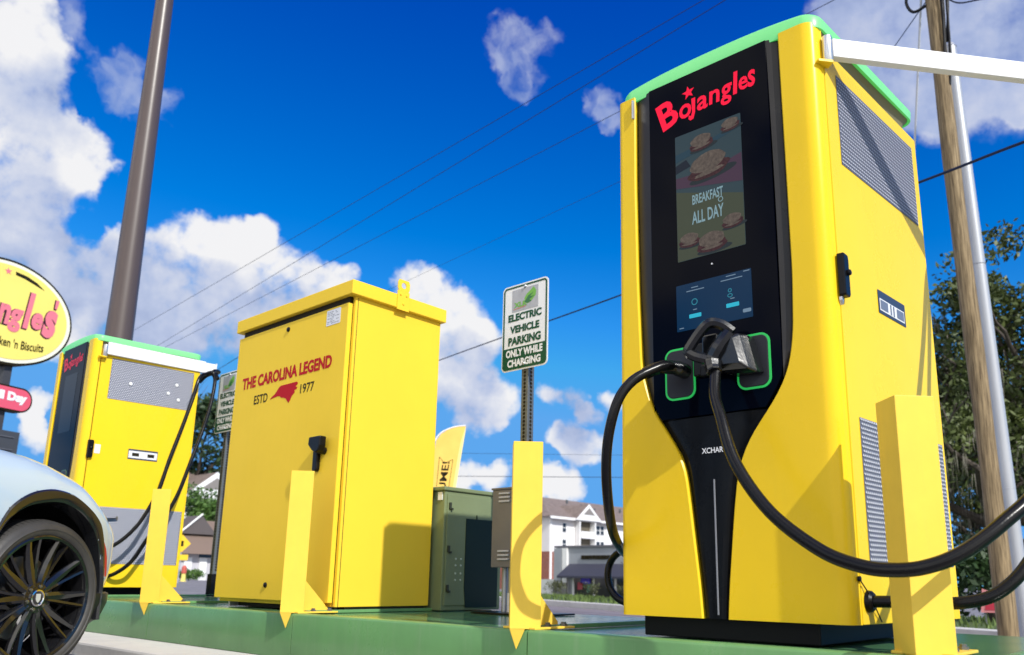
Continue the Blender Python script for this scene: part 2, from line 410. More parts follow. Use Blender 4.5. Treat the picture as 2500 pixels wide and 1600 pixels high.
def text_geo(body, bold=0.0, res=3):
    cu = bpy.data.curves.new('lettering', 'FONT'); cu.body = body; cu.offset = bold; cu.resolution_u = res; cu.fill_mode = 'FRONT'
    ob = bpy.data.objects.new('lettering', cu); COL.objects.link(ob)
    dg = bpy.context.evaluated_depsgraph_get(); dg.update()
    me = bpy.data.meshes.new_from_object(ob.evaluated_get(dg))
    vs = [(v.co.x, v.co.y) for v in me.vertices]; fs = [tuple(p.vertices) for p in me.polygons]
    bpy.data.objects.remove(ob); bpy.data.curves.remove(cu); bpy.data.meshes.remove(me)
    return vs, fs
def put_text(mb, body, box, o, U, V, Nn, t=.001, bold=0.0, fn=None):
    """lettering fitted into box (u0,v0,u1,v1) of the plane, t metres proud"""
    vs, fs = text_geo(body, bold)
    if not vs: return mb
    x0 = min(v[0] for v in vs); x1 = max(v[0] for v in vs); y0 = min(v[1] for v in vs); y1 = max(v[1] for v in vs)
    o, U, V, Nn = Vector(o), Vector(U), Vector(V), Vector(Nn)
    out = []
    for x, y in vs:
        u = box[0]+(x-x0)/(x1-x0)*(box[2]-box[0]); w = box[1]+(y-y0)/(y1-y0)*(box[3]-box[1])
        if fn: u, w = fn(u, w)
        out.append(o+U*u+V*w+Nn*t)
    return mb.add(out, fs)

# ------------------------------------------------------------------ ground
ES = Vector((.403, .915, 0)); ET = Vector((-.915, .403, 0))      # across and along the street
def gz(x, y):
    s_ = .403*x+.915*y
    return .07-.032*max(0, min(s_, 42)-3)
def st(s_, t_, dz=0):
    p = ES*s_+ET*t_
    return (p.x, p.y, gz(p.x, p.y)+dz)
def sheet(name, s0, s1, t0, t1, dz, m, ns=2, nt=2):
    g = MB()
    S = sorted(set([s0+(s1-s0)*i/ns for i in range(ns+1)]+[q for q in (3, 42) if s0 < q < s1]))
    T = [t0+(t1-t0)*i/nt for i in range(nt+1)]
    g.loft([[st(a, b, dz) for b in T] for a in S])
    return struct(g.build(name, m))
sheet('ground', -300, 900, -700, 900, 0, ASPH, 8, 8)
sheet('road', 6.6, 10.9, -250, 500, .004, ROADM, 2, 6)
k = MB()
T = [-250+i*50 for i in range(16)]
for s0, s1 in ((10.9, 11.15),):
    k.loft([[st(s0,t,0) for t in T],[st(s0,t,.15) for t in T],[st(s1,t,.15) for t in T],[st(s1,t,.0) for t in T]])
struct(k.build('kerb', CONC))
sheet('sidewalk', 11.15, 12.3, -250, 500, .145, CONC, 1, 6)
sheet('verge', 12.3, 37, -250, 500, .12, mat('grass_soil', (.075,.11,.028), .9, var=.4, vscale=.8, bump=.6, bscale=20), 6, 12)
# grass blades of the verge
gb = MB()
for _ in range(9000):
    s_ = 12.4+random.random()**1.6*24; t_ = random.uniform(-14, 70)
    x, y, z = st(s_, t_, .12); h = random.uniform(.06,.22)*(1.6 if random.random()<.06 else 1); a = random.uniform(0, 6.28); w = .012+s_*.0012
    dx, dy = math.cos(a)*w, math.sin(a)*w; lx, ly = random.uniform(-.06,.06), random.uniform(-.06,.06)
    gb.add([(x-dx,y-dy,z),(x+dx,y+dy,z),(x+lx,y+ly,z+h)], [(0,1,2)])
go = gb.build('grass', mat('grass_blade', (.11,.17,.035), .7, var=.5, vscale=2)); go['kind'] = 'stuff'
tag(go, 'short green grass of the verge beyond the street', 'grass')
# concrete island under the pad
isl = MB().box(-16, 8, 2.15, 5.6, -.2, .15)
struct(isl.build('pavement', CONC, bevel=.015))

# ------------------------------------------------------------------ green equipment pad
PADZ = .384
pad = thing('equipment_pad', 'long green painted steel pad carrying the yellow chargers and cabinets', 'platform', (-3, 2.535, .15))
seams = [-9.13, -7.41, -5.69, -3.966, -2.28, -.56, 1.16, 2.88]
for a, b in zip(seams, seams[1:]):
    p = MB()
    x0, x1 = a+.003, b-.003
    prof = [(2.540,.152),(2.535,.16),(2.535,PADZ-.012),(2.539,PADZ-.004),(2.547,PADZ),(2.60,PADZ),(2.603,PADZ-.02)]
    p.loft([[(x,y,z) for y, z in prof] for x in (x0, x1)])
    p.add([(x1,y,z) for y, z in prof]+[(x1,2.603,.152)], [tuple(range(len(prof)+1))])
    p.add([(x0,y,z) for y, z in prof]+[(x0,2.603,.152)], [tuple(range(len(prof)+1))])
    p.build('front_panel', GRN, pad, smooth=True, ang=50)
    MB().box(x0, x1, 2.612, 4.05, .16, PADZ-.006).build('deck_plate', DECK, pad, bevel=.004)
    MB().box(b-.03, b+.0, 2.62, 4.05, PADZ-.004, PADZ+.014).build('deck_rib', GRN, pad, bevel=.003)

# ------------------------------------------------------------------ guard posts
def make_post(x, y, label):
    t = thing('guard_post', label, 'post', (x, y, PADZ), 'yellow guard posts along the front of the pad')
    w, th, h = .0885, .008, .765
    outl = [(0,0),(w,w),(w-th*.7,w+th*.7),(0,2*th*.7),(-w+th*.7,w+th*.7),(-w,w)]
    p = MB().prism(outl, (x,y,PADZ+.002), (1,0,0), (0,1,0), (0,0,1), 0, h)
    d = .045
    # pointed nose below the overhanging ridge
    p.add([(x,y,PADZ+.002),(x+d,y+d-.001,PADZ+.002),(x-d,y+d-.001,PADZ+.002),(x,y+d-.003,PADZ-.082)], [(0,1,3),(2,0,3),(1,2,3)])
    p.build('post', YELP, t, bevel=.002)
    MB().prism([(.016,0),(.30,0),(.297,.014),(.03,.27),(.016,.27)], (x,y,PADZ+.010), (0,1,0), (0,0,1), (1,0,0), -.004, .004).build('gusset', YELP, t, bevel=.001)
    MB().box(x-.088, x+.088, y+.055, y+.31, PADZ, PADZ+.009).build('base_plate', YELP, t, bevel=.002)
    for bx, by in ((-.055,.17),(.055,.17),(-.055,.275),(.055,.275)):
        b = MB().lathe([(0.0,.016),(.011,.016),(.011,.009),(.016,.009),(.016,0)], (x+bx,y+by,PADZ+.009), (0,0,1), 6)
        b.build('bolt', DGALV, t)
    return t
p0 = make_post(-5.75, 2.49, 'yellow angle guard post in front of the far charger, near the car bumper')
dup(p0, (-4.024,2.49,PADZ), 'yellow angle guard post in front of the lettered yellow cabinet')
dup(p0, (-2.336,2.49,PADZ), 'yellow angle guard post between the lettered cabinet and near charger, with curved cable shadows')
dup(p0, (-.798,2.55,PADZ), 'yellow angle guard post at the right corner of the near charger, beside black cables')

# ------------------------------------------------------------------ chargers
LOUT = [(2.66,-1.809),(2.227,-1.812),(1.765,-1.806),(1.414,-1.793),(1.339,-1.775),(1.24,-1.742),(1.131,-1.675),(1.046,-1.621),(.978,-1.600),(.858,-1.585),(.713,-1.569),(.572,-1.553),(.44,-1.543)]
ROUT = [(2.66,-1.150),(2.01,-1.147),(1.668,-1.146),(1.451,-1.155),(1.346,-1.172),(1.276,-1.198),(1.219,-1.234),(1.18,-1.263),(1.133,-1.303),(1.068,-1.349),(.974,-1.388),(.85,-1.407),(.738,-1.420),(.574,-1.438),(.44,-1.449)]
def densify(tab, n=60):
    z0, z1 = min(t[0] for t in tab), max(t[0] for t in tab)
    return [(z0+(z1-z0)*i/n) for i in range(n+1)]
def smooth_tab(tab, z):
    return sum(interp(tab, z+d)*w for d, w in ((-.05,1),(-.025,2),(0,3),(.025,2),(.05,1)))/9

def star_pts(cx, cy, r, rot=0):
    return [(cx+(r if k % 2 == 0 else r*.42)*math.cos(R(90+36*k+rot)), cy+(r if k % 2 == 0 else r*.42)*math.sin(R(90+36*k+rot))) for k in range(10)]

def logo(mb, o, U, V, Nn, t, u0, v0, wd, ht):
    """playful slanted word mark inside a box"""
    def bx(a, b, c, d): return (u0+a*wd, v0+b*ht, u0+c*wd, v0+d*ht)
    # the tilted capital
    def tiltB(u, w):
        cu, cw = u0+.145*wd, v0+.5*ht; a = R(17)
        du, dw = u-cu, w-cw
        return cu+du*math.cos(a)-dw*math.sin(a), cw+du*math.sin(a)+dw*math.cos(a)
    put_text(mb, 'B', bx(.02,.06,.215,.98), o, U, V, Nn, t, .028, tiltB)
    for ch, b in (('o',(.235,.14,.365,.60)),('j',(.335,.0,.415,.68)),('a',(.425,.20,.535,.64)),('n',(.550,.24,.655,.66)),
                  ('g',(.668,.05,.775,.68)),('l',(.790,.26,.828,.95)),('e',(.842,.30,.930,.70)),('s',(.930,.29,1.0,.80))):
        if ch == 'j':
            # dotless j : hook drawn as polygon, star above as the dot
            q = [(.50,1),(1,1),(.93,.32),(.70,.04),(.30,0),(.05,.10),(.12,.26),(.40,.20),(.55,.36)]
            c_ = bx(*b); P = [(c_[0]+x*(c_[2]-c_[0]), c_[1]+y*(c_[3]-c_[1])) for x, y in q]
            mb.prism(P, o, U, V, Nn, t-.0006, t)
        else:
            put_text(mb, ch, bx(*b), o, U, V, Nn, t, .022, lambda u, w: (u+(w-v0)*.06, w))
    mb.prism(star_pts(u0+.345*wd, v0+.92*ht, .068*wd, 8), o, U, V, Nn, t-.0006, t)
    return mb

def charger(xr, label, near):
    y0 = 2.651; X0 = xr-.892; X1 = xr; zb, zt = .456, 2.640
    dx = xr+1.007
    t = thing('charging_station', label, 'car charger', (xr-.446, 3.1, PADZ), 'tall yellow car chargers')
    U, V, Nf = (1,0,0), (0,0,1), (0,-1,0)
    def sx(y, off=0): return xr+.057*(y-y0)/.95+off      # slightly flared side skin
    rc = .055
    zs = [zb+(zt-zb)*i/70 for i in range(71)]
    # front skins, right one wraps round the corner
    arc = [(90-90*k/8) for k in range(9)]
    rows = []
    for z in zs:
        xi = smooth_tab(ROUT, z)+dx
        row = [(xi+.004,y0+.030,z),(xi,y0+.006,z),(xi+.005,y0,z),(xi+.012,y0,z)]
        row += [(X1-rc-.02+(0)*k,y0,z) for k in range(1)]
        for a in arc:
            row.append((X1-rc+rc*math.cos(R(a)), y0+rc-rc*math.sin(R(a)), z))
        row += [(sx(y0+rc+.006),y0+rc+.006,z),(sx(y0+.066)-.02,y0+.066,z)]
        rows.append(row)
    m = MB().loft(rows)
    m.add(rows[-1], [tuple(range(len(rows[-1])))]); m.add(rows[0], [tuple(range(len(rows[0])))])
    m.build('front_skin', YEL, t, smooth=True, ang=28)
    rows = []
    for z in zs:
        xi = smooth_tab(LOUT, z)+dx
        r2 = .02
        row = [(xi-.004,y0+.030,z),(xi,y0+.006,z),(xi-.005,y0,z),(xi-.012,y0,z),(X0+r2+.005,y0,z)]
        for k in range(7):
            a = R(90+90*k/6); row.append((X0+r2+r2*math.cos(a), y0+r2-r2*math.sin(a), z))
        row += [(X0,y0+.07,z),(X0+.02,y0+.07,z)]
        rows.append(row)
    m = MB().loft(rows)
    m.add(rows[-1], [tuple(range(len(rows[-1])))]); m.add(rows[0], [tuple(range(len(rows[0])))])
    m.build('front_skin', YEL, t, smooth=True, ang=28)
    # inner carcass
    yb = y0+.95
    m = MB().prism([(X0+.012,y0+.05),(X1-.012,y0+.05),(sx(yb)-.012,yb-.006),(X0+.012,yb-.006)], (0,0,0), (1,0,0), (0,1,0), (0,0,1), zb+.004, zt-.11)
    m.build('carcass', BLK, t)
    # side skins
    ys0 = y0+.070
    for side in (1, -1):
        px = (lambda y, o=0: sx(y, o)) if side > 0 else (lambda y, o=0: X0-o)
        m = MB()
        for off in (0,):
            pts = [(ys0,zb),(yb,zb),(yb,zt-.10),(ys0,zt-.085)]
            th = .02
            A = [(px(y,0),y,z) for y, z in pts]; B = [(px(y,-th),y,z) for y, z in pts]
            m.add(A+B, [(0,1,2,3),(7,6,5,4),(0,4,5,1),(1,5,6,2),(2,6,7,3),(3,7,4,0)])
        sk = m.build('side_skin', YEL, t, bevel=.003)
        if side < 0: continue
        # expanded metal vents
        def vent(ya, yc, za, zc, st_=.0158):
            mb_ = MB()
            mb_.add([(px(ya,.0015),ya,za),(px(yc,.0015),yc,za),(px(yc,.0015),yc,zc),(px(ya,.0015),ya,zc)], [(0,1,2,3)])
            bk = mb_.build('vent_backing', MESHB, sk)
            g = MB(); nz_ = int((zc-za)/st_); ny = int((yc-ya)/st_)
            for j in range(nz_):
                for i in range(ny):
                    yy = ya+(i+.5+(.5 if j % 2 else 0))*st_; zz = za+(j+.5)*st_
                    if yy > yc-st_*.3: continue
                    a, b = st_*.36, st_*.50
                    o0 = .003; o1 = .0062
                    g.add([(px(yy-a,o0),yy-a,zz+b*.2),(px(yy,o1),yy,zz-b*.55),(px(yy+a,o0),yy+a,zz+b*.2),(px(yy,o0),yy,zz+b)], [(0,1,2,3)])
            g.build('vent_mesh', MESHW, sk)
        vent(2.81, 3.555, 2.105, 2.478)
        vent(2.80, 3.585, .655, 1.145)
        # door handle, warning plate
        h = MB().prism([(2.700,1.565),(2.703,1.558),(2.742,1.558),(2.748,1.57),(2.748,1.700),(2.742,1.716),(2.700,1.716)], (0,0,0), (0,1,0), (0,0,1), (1,0,0), px(2.72,.001), px(2.72,.028))
        h.lathe([(.0,.012),(.011,.012),(.011,0)], (px(2.73,.028),2.727,1.645), (1,0,0), 14)
        h.build('door_handle', BLK, sk, bevel=.005)
        if near:
            n_ = MB(); n_.prism([(2.706,1.545),(2.712,1.528),(2.718,1.545),(2.718,1.557),(2.706,1.557)], (0,0,0), (0,1,0), (0,0,1), (1,0,0), px(2.71,.001), px(2.71,.012)); n_.build('key_tab', ALU, sk)
        def sp(name, pts, m_, off):
            q = MB(); q.add([(px(y,off),y,z) for y, z in pts], [tuple(range(len(pts)))]); return q.build(name, m_, sk)
        rc4 = lambda a, b, c, d: [(a,c),(b,c),(b,d),(a,d)]
        sp('label_plate', rc4(3.045,3.305,1.585,1.678), mat('label_dark', (.035,.045,.075), .4), .002)
        if near:
            sp('label_picture', rc4(3.055,3.290,1.597,1.645), STK, .003)
            for a in (3.062, 3.215): sp('label_picture', rc4(a,a+.068,1.603,1.640), mat('label_grey', (.14,.16,.22), .4), .004)
            for a in (3.152, 3.180): sp('label_picture', rc4(a,a+.012,1.600,1.642), mat('label_grey', (.14,.16,.22), .4), .004)
        else:
            sp('label_picture', rc4(3.05,3.300,1.598,1.662), STK, .003)
            for a in (3.08, 3.215): sp('label_picture', rc4(a,a+.06,1.615,1.645), BLKP, .004)
            sp('paper_notice', rc4(2.762,2.81,1.605,1.685), STK, .002)
            for yy, zz in ((2.99,2.27),(3.33,2.24),(3.40,2.33),(3.43,2.19)):
                b_ = MB().lathe([(0,.012),(.014,.011),(.016,.008)], (px(yy,0),yy,zz), (1,0,0), 12); b_.build('rivet', WHT, sk)
    # back skin
    MB().box(X0, sx(yb), yb, yb+.012, zb, zt-.10).build('back_skin', YEL, t, bevel=.003)
    # top light canopy: arched band with rounded corners
    def ztop(x): q = (x-dx+1.453)/.446; return 2.708-.030*abs(q)**2.6
    def zbot(x): return 2.622
    plan = []
    cx0, cx1, cy0, cy1, r_ = X0+.010, X1+.006, y0+.006, yb+.014, .06
    for cx, cy, a0 in ((cx1-r_,cy1-r_,0),(cx0+r_,cy1-r_,90),(cx0+r_,cy0+r_,180),(cx1-r_,cy0+r_,270)):
        for k in range(9):
            a = R(a0+90*k/8); plan.append((cx+r_*math.cos(a), cy+r_*math.sin(a)))
    # resample the long edges
    P2 = []
    for i in range(len(plan)):
        a, b = plan[i], plan[(i+1) % len(plan)]; n = max(1, int(math.dist(a, b)/.04))
        P2 += [(a[0]+(b[0]-a[0])*j/n, a[1]+(b[1]-a[1])*j/n) for j in range(n)]
    ccx, ccy = (cx0+cx1)/2, (cy0+cy1)/2
    def inset(p, d):
        v = Vector((ccx-p[0], ccy-p[1])); k_ = d/max(v.length,.01); return (p[0]+v.x*k_, p[1]+v.y*k_)
    flare = lambda p: p[0]+(.057*(p[1]-y0)/.95 if p[0] > ccx else 0)
    ring = lambda f, d: [(flare(inset(p,d)), inset(p,d)[1], f(p[0])) for p in P2]
    m = MB().loft([ring(zbot,.012), ring(zbot,.0), ring(lambda x: ztop(x)-.016,-.004), ring(lambda x: ztop(x)-.004,.004), ring(ztop,.016)], wrap=True)
    m.add(ring(ztop,.016), [tuple(range(len(P2)))])
    m.build('top_light', LED, t, smooth=True, ang=45)
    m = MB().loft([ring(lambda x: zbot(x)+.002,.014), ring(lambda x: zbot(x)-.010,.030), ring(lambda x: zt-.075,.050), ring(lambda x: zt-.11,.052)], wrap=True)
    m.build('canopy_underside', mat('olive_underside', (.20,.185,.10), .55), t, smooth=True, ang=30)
    # front: trims, glass, tail
    xl = lambda z: smooth_tab(LOUT, z)+dx
    xr_ = lambda z: smooth_tab(ROUT, z)+dx
    gl, gr = -1.734+dx, -1.198+dx
    ztr = [1.19+(2.634-1.19)*i/50 for i in range(51)]
    for fo, fi in ((xl, lambda z: gl-.0005),(xr_, lambda z: gr+.0005+.006*math.sin((z-1.19)/1.444*3.14))):
        m = MB(); rows = []
        for z in ztr:
            a, b = fo(z), fi(z)
            if (a-b)*(1 if fo is xl else -1) > 0: a = b-.001 if fo is xl else b+.001
            rows.append([(a,y0+.022,z),(a+(b-a)*.15,y0+.014,z),(a+(b-a)*.85,y0+.004,z),(b,y0+.001,z)])
        m.loft(rows); m.build('panel_trim', TRIM, t, smooth=True)
    zg = [1.19+(2.634-1.19)*i/40 for i in range(41)]
    rows = []
    for z in zg:
        a, b = max(gl, xl(z)+.012), min(gr, xr_(z)-.012)
        rows.append([(a,y0+.004,z),(a,y0-.003,z),(b,y0-.003,z),(b,y0+.004,z)])
    m = MB().loft(rows); m.add(rows[0], [(0,1,2,3)]); m.add(rows[-1], [(0,1,2,3)])
    fp = m.build('front_glass', GLASS, t)
    rows = []
    for i in range(41):
        z = .456+(1.186-.456)*i/40
        a, b = xl(z)+.001, xr_(z)-.001; c = (a+b)/2; w = b-a
        rows.append([(a,y0+.024,z),(a+w*.10,y0+.010,z),(a+w*.24,y0+.004,z),(c-.012,y0+.006,z),(c+.012,y0+.006,z),(b-w*.24,y0+.004,z),(b-w*.10,y0+.010,z),(b,y0+.024,z)])
    m = MB().loft(rows); m.add(rows[-1], [tuple(range(8))]); tl = m.build('tail_panel', TAIL, t, smooth=True, ang=20)
    m = MB().box(-1.4865+dx, -1.4825+dx, y0+.001, y0+.006, .47, .948); m.build('seam_strip', mat('grey_strip', (.22,.23,.26), .35), tl)
    if near:
        put_text(MB(), 'XCHARGE', (-1.531+dx,1.045,-1.412+dx,1.066), (0,y0+.002,0), U, V, Nf, .0, .02).build('lettering', WTXT, tl)
    m = MB(); logo(m, (0,y0-.003,0), U, V, Nf, .0015, -1.695+dx, 2.418, .445, .142)
    m.build('word_mark', REDL if near else mat('red_logo_dim', (.5,.01,.03), .5, emit=(1,.03,.09), estr=.12), fp)
    # screens
    scr = MB().prism(rrect(-1.610+dx,-1.315+dx,1.818,2.367,.004,2), (0,y0-.003,0), U, V, Nf, -.002, .0012)
    so = scr.build('advert_screen', mat('advert_screen', (.010,.014,.016), .12, emit=(.026,.050,.064), estr=.55, spec=.1) if near else mat('screen_off', (.004,.006,.010), .1, spec=.1), t)
    def pic(name, pts, m_, tt): return MB().prism(pts, (dx,y0-.003,0), U, V, Nf, tt-.0004, tt).build(name, m_, so)
    if near:
        em = lambda n, c, k=.50: mat(n, tuple(x*.25 for x in c), .2, emit=c, estr=k, spec=.1)
        pic('screen_field', [(-1.609,1.819),(-1.316,1.819),(-1.316,2.03),(-1.609,2.12)], em('scr_olive', (.055,.066,.045)), .0018)
        pic('screen_field', [(-1.609,2.135),(-1.316,2.08),(-1.316,2.20),(-1.45,2.17),(-1.609,2.18)], em('scr_plum', (.060,.035,.060)), .0020)
        pic('screen_field', [(-1.609,2.25),(-1.50,2.27),(-1.316,2.31),(-1.316,2.335),(-1.45,2.30),(-1.609,2.285)], em('scr_teal', (.02,.05,.075)), .0019)
        pic('screen_field', [(-1.609,2.20),(-1.54,2.215),(-1.56,2.25),(-1.609,2.235)], em('scr_dark', (.012,.018,.03)), .0021)
        def food(n, c, c2, sc_):
            m_ = mat(n, tuple(x*.25 for x in c), .3, spec=.1)
            nt = m_.node_tree; b_ = nt.nodes['Principled BSDF']
            tc = nt.nodes.new('ShaderNodeTexCoord'); nz_ = nt.nodes.new('ShaderNodeTexNoise'); nz_.inputs['Scale'].default_value = sc_; nz_.inputs['Detail'].default_value = 8; nz_.inputs['Roughness'].default_value = .7
            rp = nt.nodes.new('ShaderNodeValToRGB'); rp.color_ramp.elements[0].position = .36; rp.color_ramp.elements[1].position = .66
            rp.color_ramp.elements[0].color = (*c2, 1); rp.color_ramp.elements[1].color = (*c, 1)
            nt.links.new(tc.outputs['Object'], nz_.inputs['Vector']); nt.links.new(nz_.outputs[0], rp.inputs[0]); nt.links.new(rp.outputs[0], b_.inputs['Emission Color'])
            b_.inputs['Emission Strength'].default_value = .46
            return m_
        bun, meat, shade = food('scr_bun', (.15,.12,.10), (.045,.035,.032), 70), food('scr_meat', (.075,.030,.034), (.014,.009,.014), 90), em('scr_under', (.020,.028,.034))
        rg = lambda P, k: [(x*(1+k*math.sin(5*q+x*90)), y*(1+k*math.cos(7*q+y*70))) for q, (x, y) in enumerate(P)]
        def biscuit(cx, cz, r, tilt=0.0):
            f = lambda P: [(cx+(x*math.cos(tilt)-y*math.sin(tilt)), cz+(x*math.sin(tilt)+y*math.cos(tilt))) for x, y in P]
            pic('biscuit_picture', f([(x+.15*r,y-.52*r) for x, y in disc(0,0,1.15*r,.22*r)]), shade, .0022)
            pic('biscuit_picture', f([(x,y-.22*r) for x, y in rg(disc(0,0,1.0*r,.40*r),.07)]), meat, .0026)
            pic('biscuit_picture', f([(x,y-.34*r) for x, y in rg(disc(0,0,.72*r,.10*r),.10)]), bun, .0028)
            pic('biscuit_picture', f([(x,y+.16*r) for x, y in rg(disc(0,0,.86*r,.44*r),.05)]), bun, .0030)
        biscuit(-1.462, 2.195, .092, .12); biscuit(-1.49, 2.305, .055, .1); biscuit(-1.36, 2.335, .042, .1)
        biscuit(-1.457, 1.868, .066, .05); biscuit(-1.555, 1.900, .048, .0); biscuit(-1.366, 1.930, .046, .1)
        tm = em('scr_text', (.19,.30,.34), .55)
        a = MB(); put_text(a, 'BREAKFAST', (-1.536+dx,2.043,-1.400+dx,2.085), (0,y0-.003,0), U, V, Nf, .0028, .02)
        put_text(a, 'ALL DAY', (-1.540+dx,1.960,-1.400+dx,2.013), (0,y0-.003,0), U, V, Nf, .0028, .02)
        a.ringprism(disc(-1.412+dx,2.032,.011), disc(-1.412+dx,2.032,.008), (0,y0-.003,0), U, V, Nf, .0024, .0028)
        a.build('lettering', tm, so)
        ts = MB().prism(rrect(-1.621+dx,-1.299+dx,1.531,1.720,.003,2), (0,y0-.003,0), U, V, Nf, -.002, .0012).build('touch_screen', mat('touch_screen', (.003,.010,.025), .08, emit=(.001,.018,.050), estr=.65, spec=.1), t)
        def tp(pts, m_, tt=.0018): MB().prism(pts, (dx,y0-.003,0), U, V, Nf, tt-.0004, tt).build('screen_item', m_, ts)
        cy, gy = em('scr_cyan', (.03,.45,.62)), em('scr_grey', (.16,.24,.33))
        tp(rrect(-1.565,-1.512,1.576,1.592,.003,3), cy); tp(rrect(-1.405,-1.352,1.585,1.601,.003,3), cy)
        tp(rrect(-1.338,-1.305,1.553,1.567,.004,3), gy)
        for x0_, x1_, z_ in ((-1.553,-1.523,1.698),(-1.575,-1.497,1.686),(-1.402,-1.362,1.708),(-1.425,-1.335,1.694),(-1.547,-1.530,1.607),(-1.387,-1.370,1.617),(-1.610,-1.590,1.541),(-1.330,-1.305,1.712)):
            tp([(x0_,z_),(x1_,z_),(x1_,z_+.0035),(x0_,z_+.0035)], gy)
        q = MB().ringprism(disc(-1.540,1.640,.0135,n=20), disc(-1.540,1.640,.0100,n=20), (dx,y0-.003,0), U, V, Nf, .0014, .0018)
        q.ringprism(disc(-1.388,1.652,.008,n=14), disc(-1.388,1.652,.005,n=14), (dx,y0-.003,0), U, V, Nf, .0014, .0018)
        q.ringprism(disc(-1.388,1.632,.011,.008,n=14), disc(-1.388,1.632,.008,.005,n=14), (dx,y0-.003,0), U, V, Nf, .0014, .0018)
        q.build('screen_icon', em('scr_icon', (.03,.22,.30)), ts)
        MB().prism(disc(-1.46,1.777,.0035,n=10), (dx,y0-.003,0), U, V, Nf, -.001, .001).build('camera_lens', WTXT, fp)
    # holsters
    for a, b in ((-1.678,-1.545),(-1.371,-1.238)):
        hp = MB().prism(rrect(a+.008+dx,b-.008+dx,1.268,1.456,.028), (0,y0-.003,0), U, V, Nf, -.004, .007)
        ring_m = RING if near else mat('ring_off', (.05,.12,.07), .4)
        ho = hp.build('holster', mat('holster_grey', (.020,.021,.027), .38, spec=.25), t, bevel=.003)
        MB().ringprism(rrect(a+dx,b+dx,1.260,1.464,.036), rrect(a+.0075+dx,b-.0075+dx,1.2675,1.4565,.030), (0,y0-.003,0), U, V, Nf, -.002, .004).build('light_ring', ring_m, ho)
    if near:
        mb_ = MB().box(-1.540+dx,-1.405+dx,y0-.030,y0-.002,1.335,1.462); mb_.box(-1.50+dx,-1.43+dx,y0-.05,y0-.03,1.325,1.37)
        mo = mb_.build('socket_block', BLK, t, bevel=.006)
        for q in range(9):
            MB().prism(disc(random.uniform(-1.525,-1.44),random.uniform(1.35,1.44),.007,n=8), (dx,y0-.030,0), U, V, Nf, 0, .004).build('bolt', CONN, mo)
    # plinth
    MB().box(X0+.075, X1-.13, y0+.045, yb-.06, PADZ, zb+.002).build('plinth', mat('black_plinth', (.006,.006,.007), .5, spec=.15), t, bevel=.004)
    return t

NEAR = charger(-1.007, 'large yellow charger nearest the camera with black screen front and swung-out white cable arm', True)
FAR = charger(-7.660, 'smaller-looking yellow charger far left behind the car with white arm folded along its side', False)

# cable arms
def arm(t, hx, hy, ux, uy, ln, fold):
    hh = .056 if fold else .038; zc = 2.556 if fold else 2.532
    h = MB().lathe([(0,.105),(.018,.105),(.019,.10),(.019,.0),(.015,-.006),(0,-.006)], (hx,hy,2.478), (0,0,1), 20)
    a = h.build('cable_arm', ALU, t, smooth=True)
    u = Vector((ux,uy,0)).normalized(); n = Vector((u.y,-u.x,0))
    c = Vector((hx,hy,0))+u*(ln/2+.015)+Vector((0,0,zc))
    MB().obox(c, u, n, (0,0,1), ln/2, .016, hh).build('arm_beam', WHT, a, bevel=.003)
    e = Vector((hx,hy,0))+u*(ln+.015)
    m = MB().obox(e+u*.05+Vector((0,0,zc)), u, n, (0,0,1), .055, .003, hh-.006)
    m.obox(e+u*.105+Vector((0,0,2.545)), u, n, (0,0,1), .003, .028, hh+.010)
    m.build('arm_end_bracket', WHT, a)
    MB().obox(Vector((hx,hy,2.47))-u*.02, u, n, (0,0,1), .03, .02, .006).build('hinge_bracket', YEL, a, bevel=.002)
    return e+u*.07
e1 = arm(NEAR, -.985, 2.715, .64, .77, 1.0, False)
e2 = arm(FAR, -7.628, 2.735, .03, 1, .90, True)
# folded arm and hinge on the hidden left side of the near charger
arm(NEAR, -1.845, 2.672, -.04, 1, .0001, True) if False else None
MB().box(-1.820,-1.813,2.640,2.655,2.535,2.622).build('left_hinge', GALV, NEAR, bevel=.001)

def cable(t, pts, r, name='charging_cable'):
    return MB().tube(catmull(pts, 7), r, 14).build(name, RUB, t, smooth=True)
# near charger, left cable: holster -> loop round the left side
A = [(-1.600,2.640,1.368),(-1.619,2.57,1.380),(-1.667,2.53,1.361),(-1.731,2.50,1.325),(-1.784,2.48,1.256),(-1.827,2.48,1.142),(-1.858,2.50,1.021),(-1.888,2.55,.886),(-1.937,2.65,.768),(-2.035,2.85,.705),(-2.133,3.05,.695),(-2.296,3.3,.714),(-2.463,3.45,.73),(-2.564,3.5,.691),(-2.593,3.5,.619),(-2.573,3.5,.536),(-2.501,3.5,.481),(-2.352,3.5,.462),(-2.1,3.45,.46),(-1.9,3.40,.47)]
A = [tuple(O_+(Vector(p)-O_)*k_) for O_ in (Vector((0,0,CAMZ)),) for p, k_ in zip(A, [1,.995,.985,.972,.962,.958,.956,.956,.960,.975,.99]+[1]*9)]
ca = cable(NEAR, A, .0190)
MB().tube(catmull([(-1.585,2.652,1.366),(-1.605,2.60,1.376),(-1.640,2.548,1.372),(-1.690,2.518,1.349)],6), [.030]*6+[.027]*6+[.024]*7, 14).build('connector_boot', CONN, ca, smooth=True)
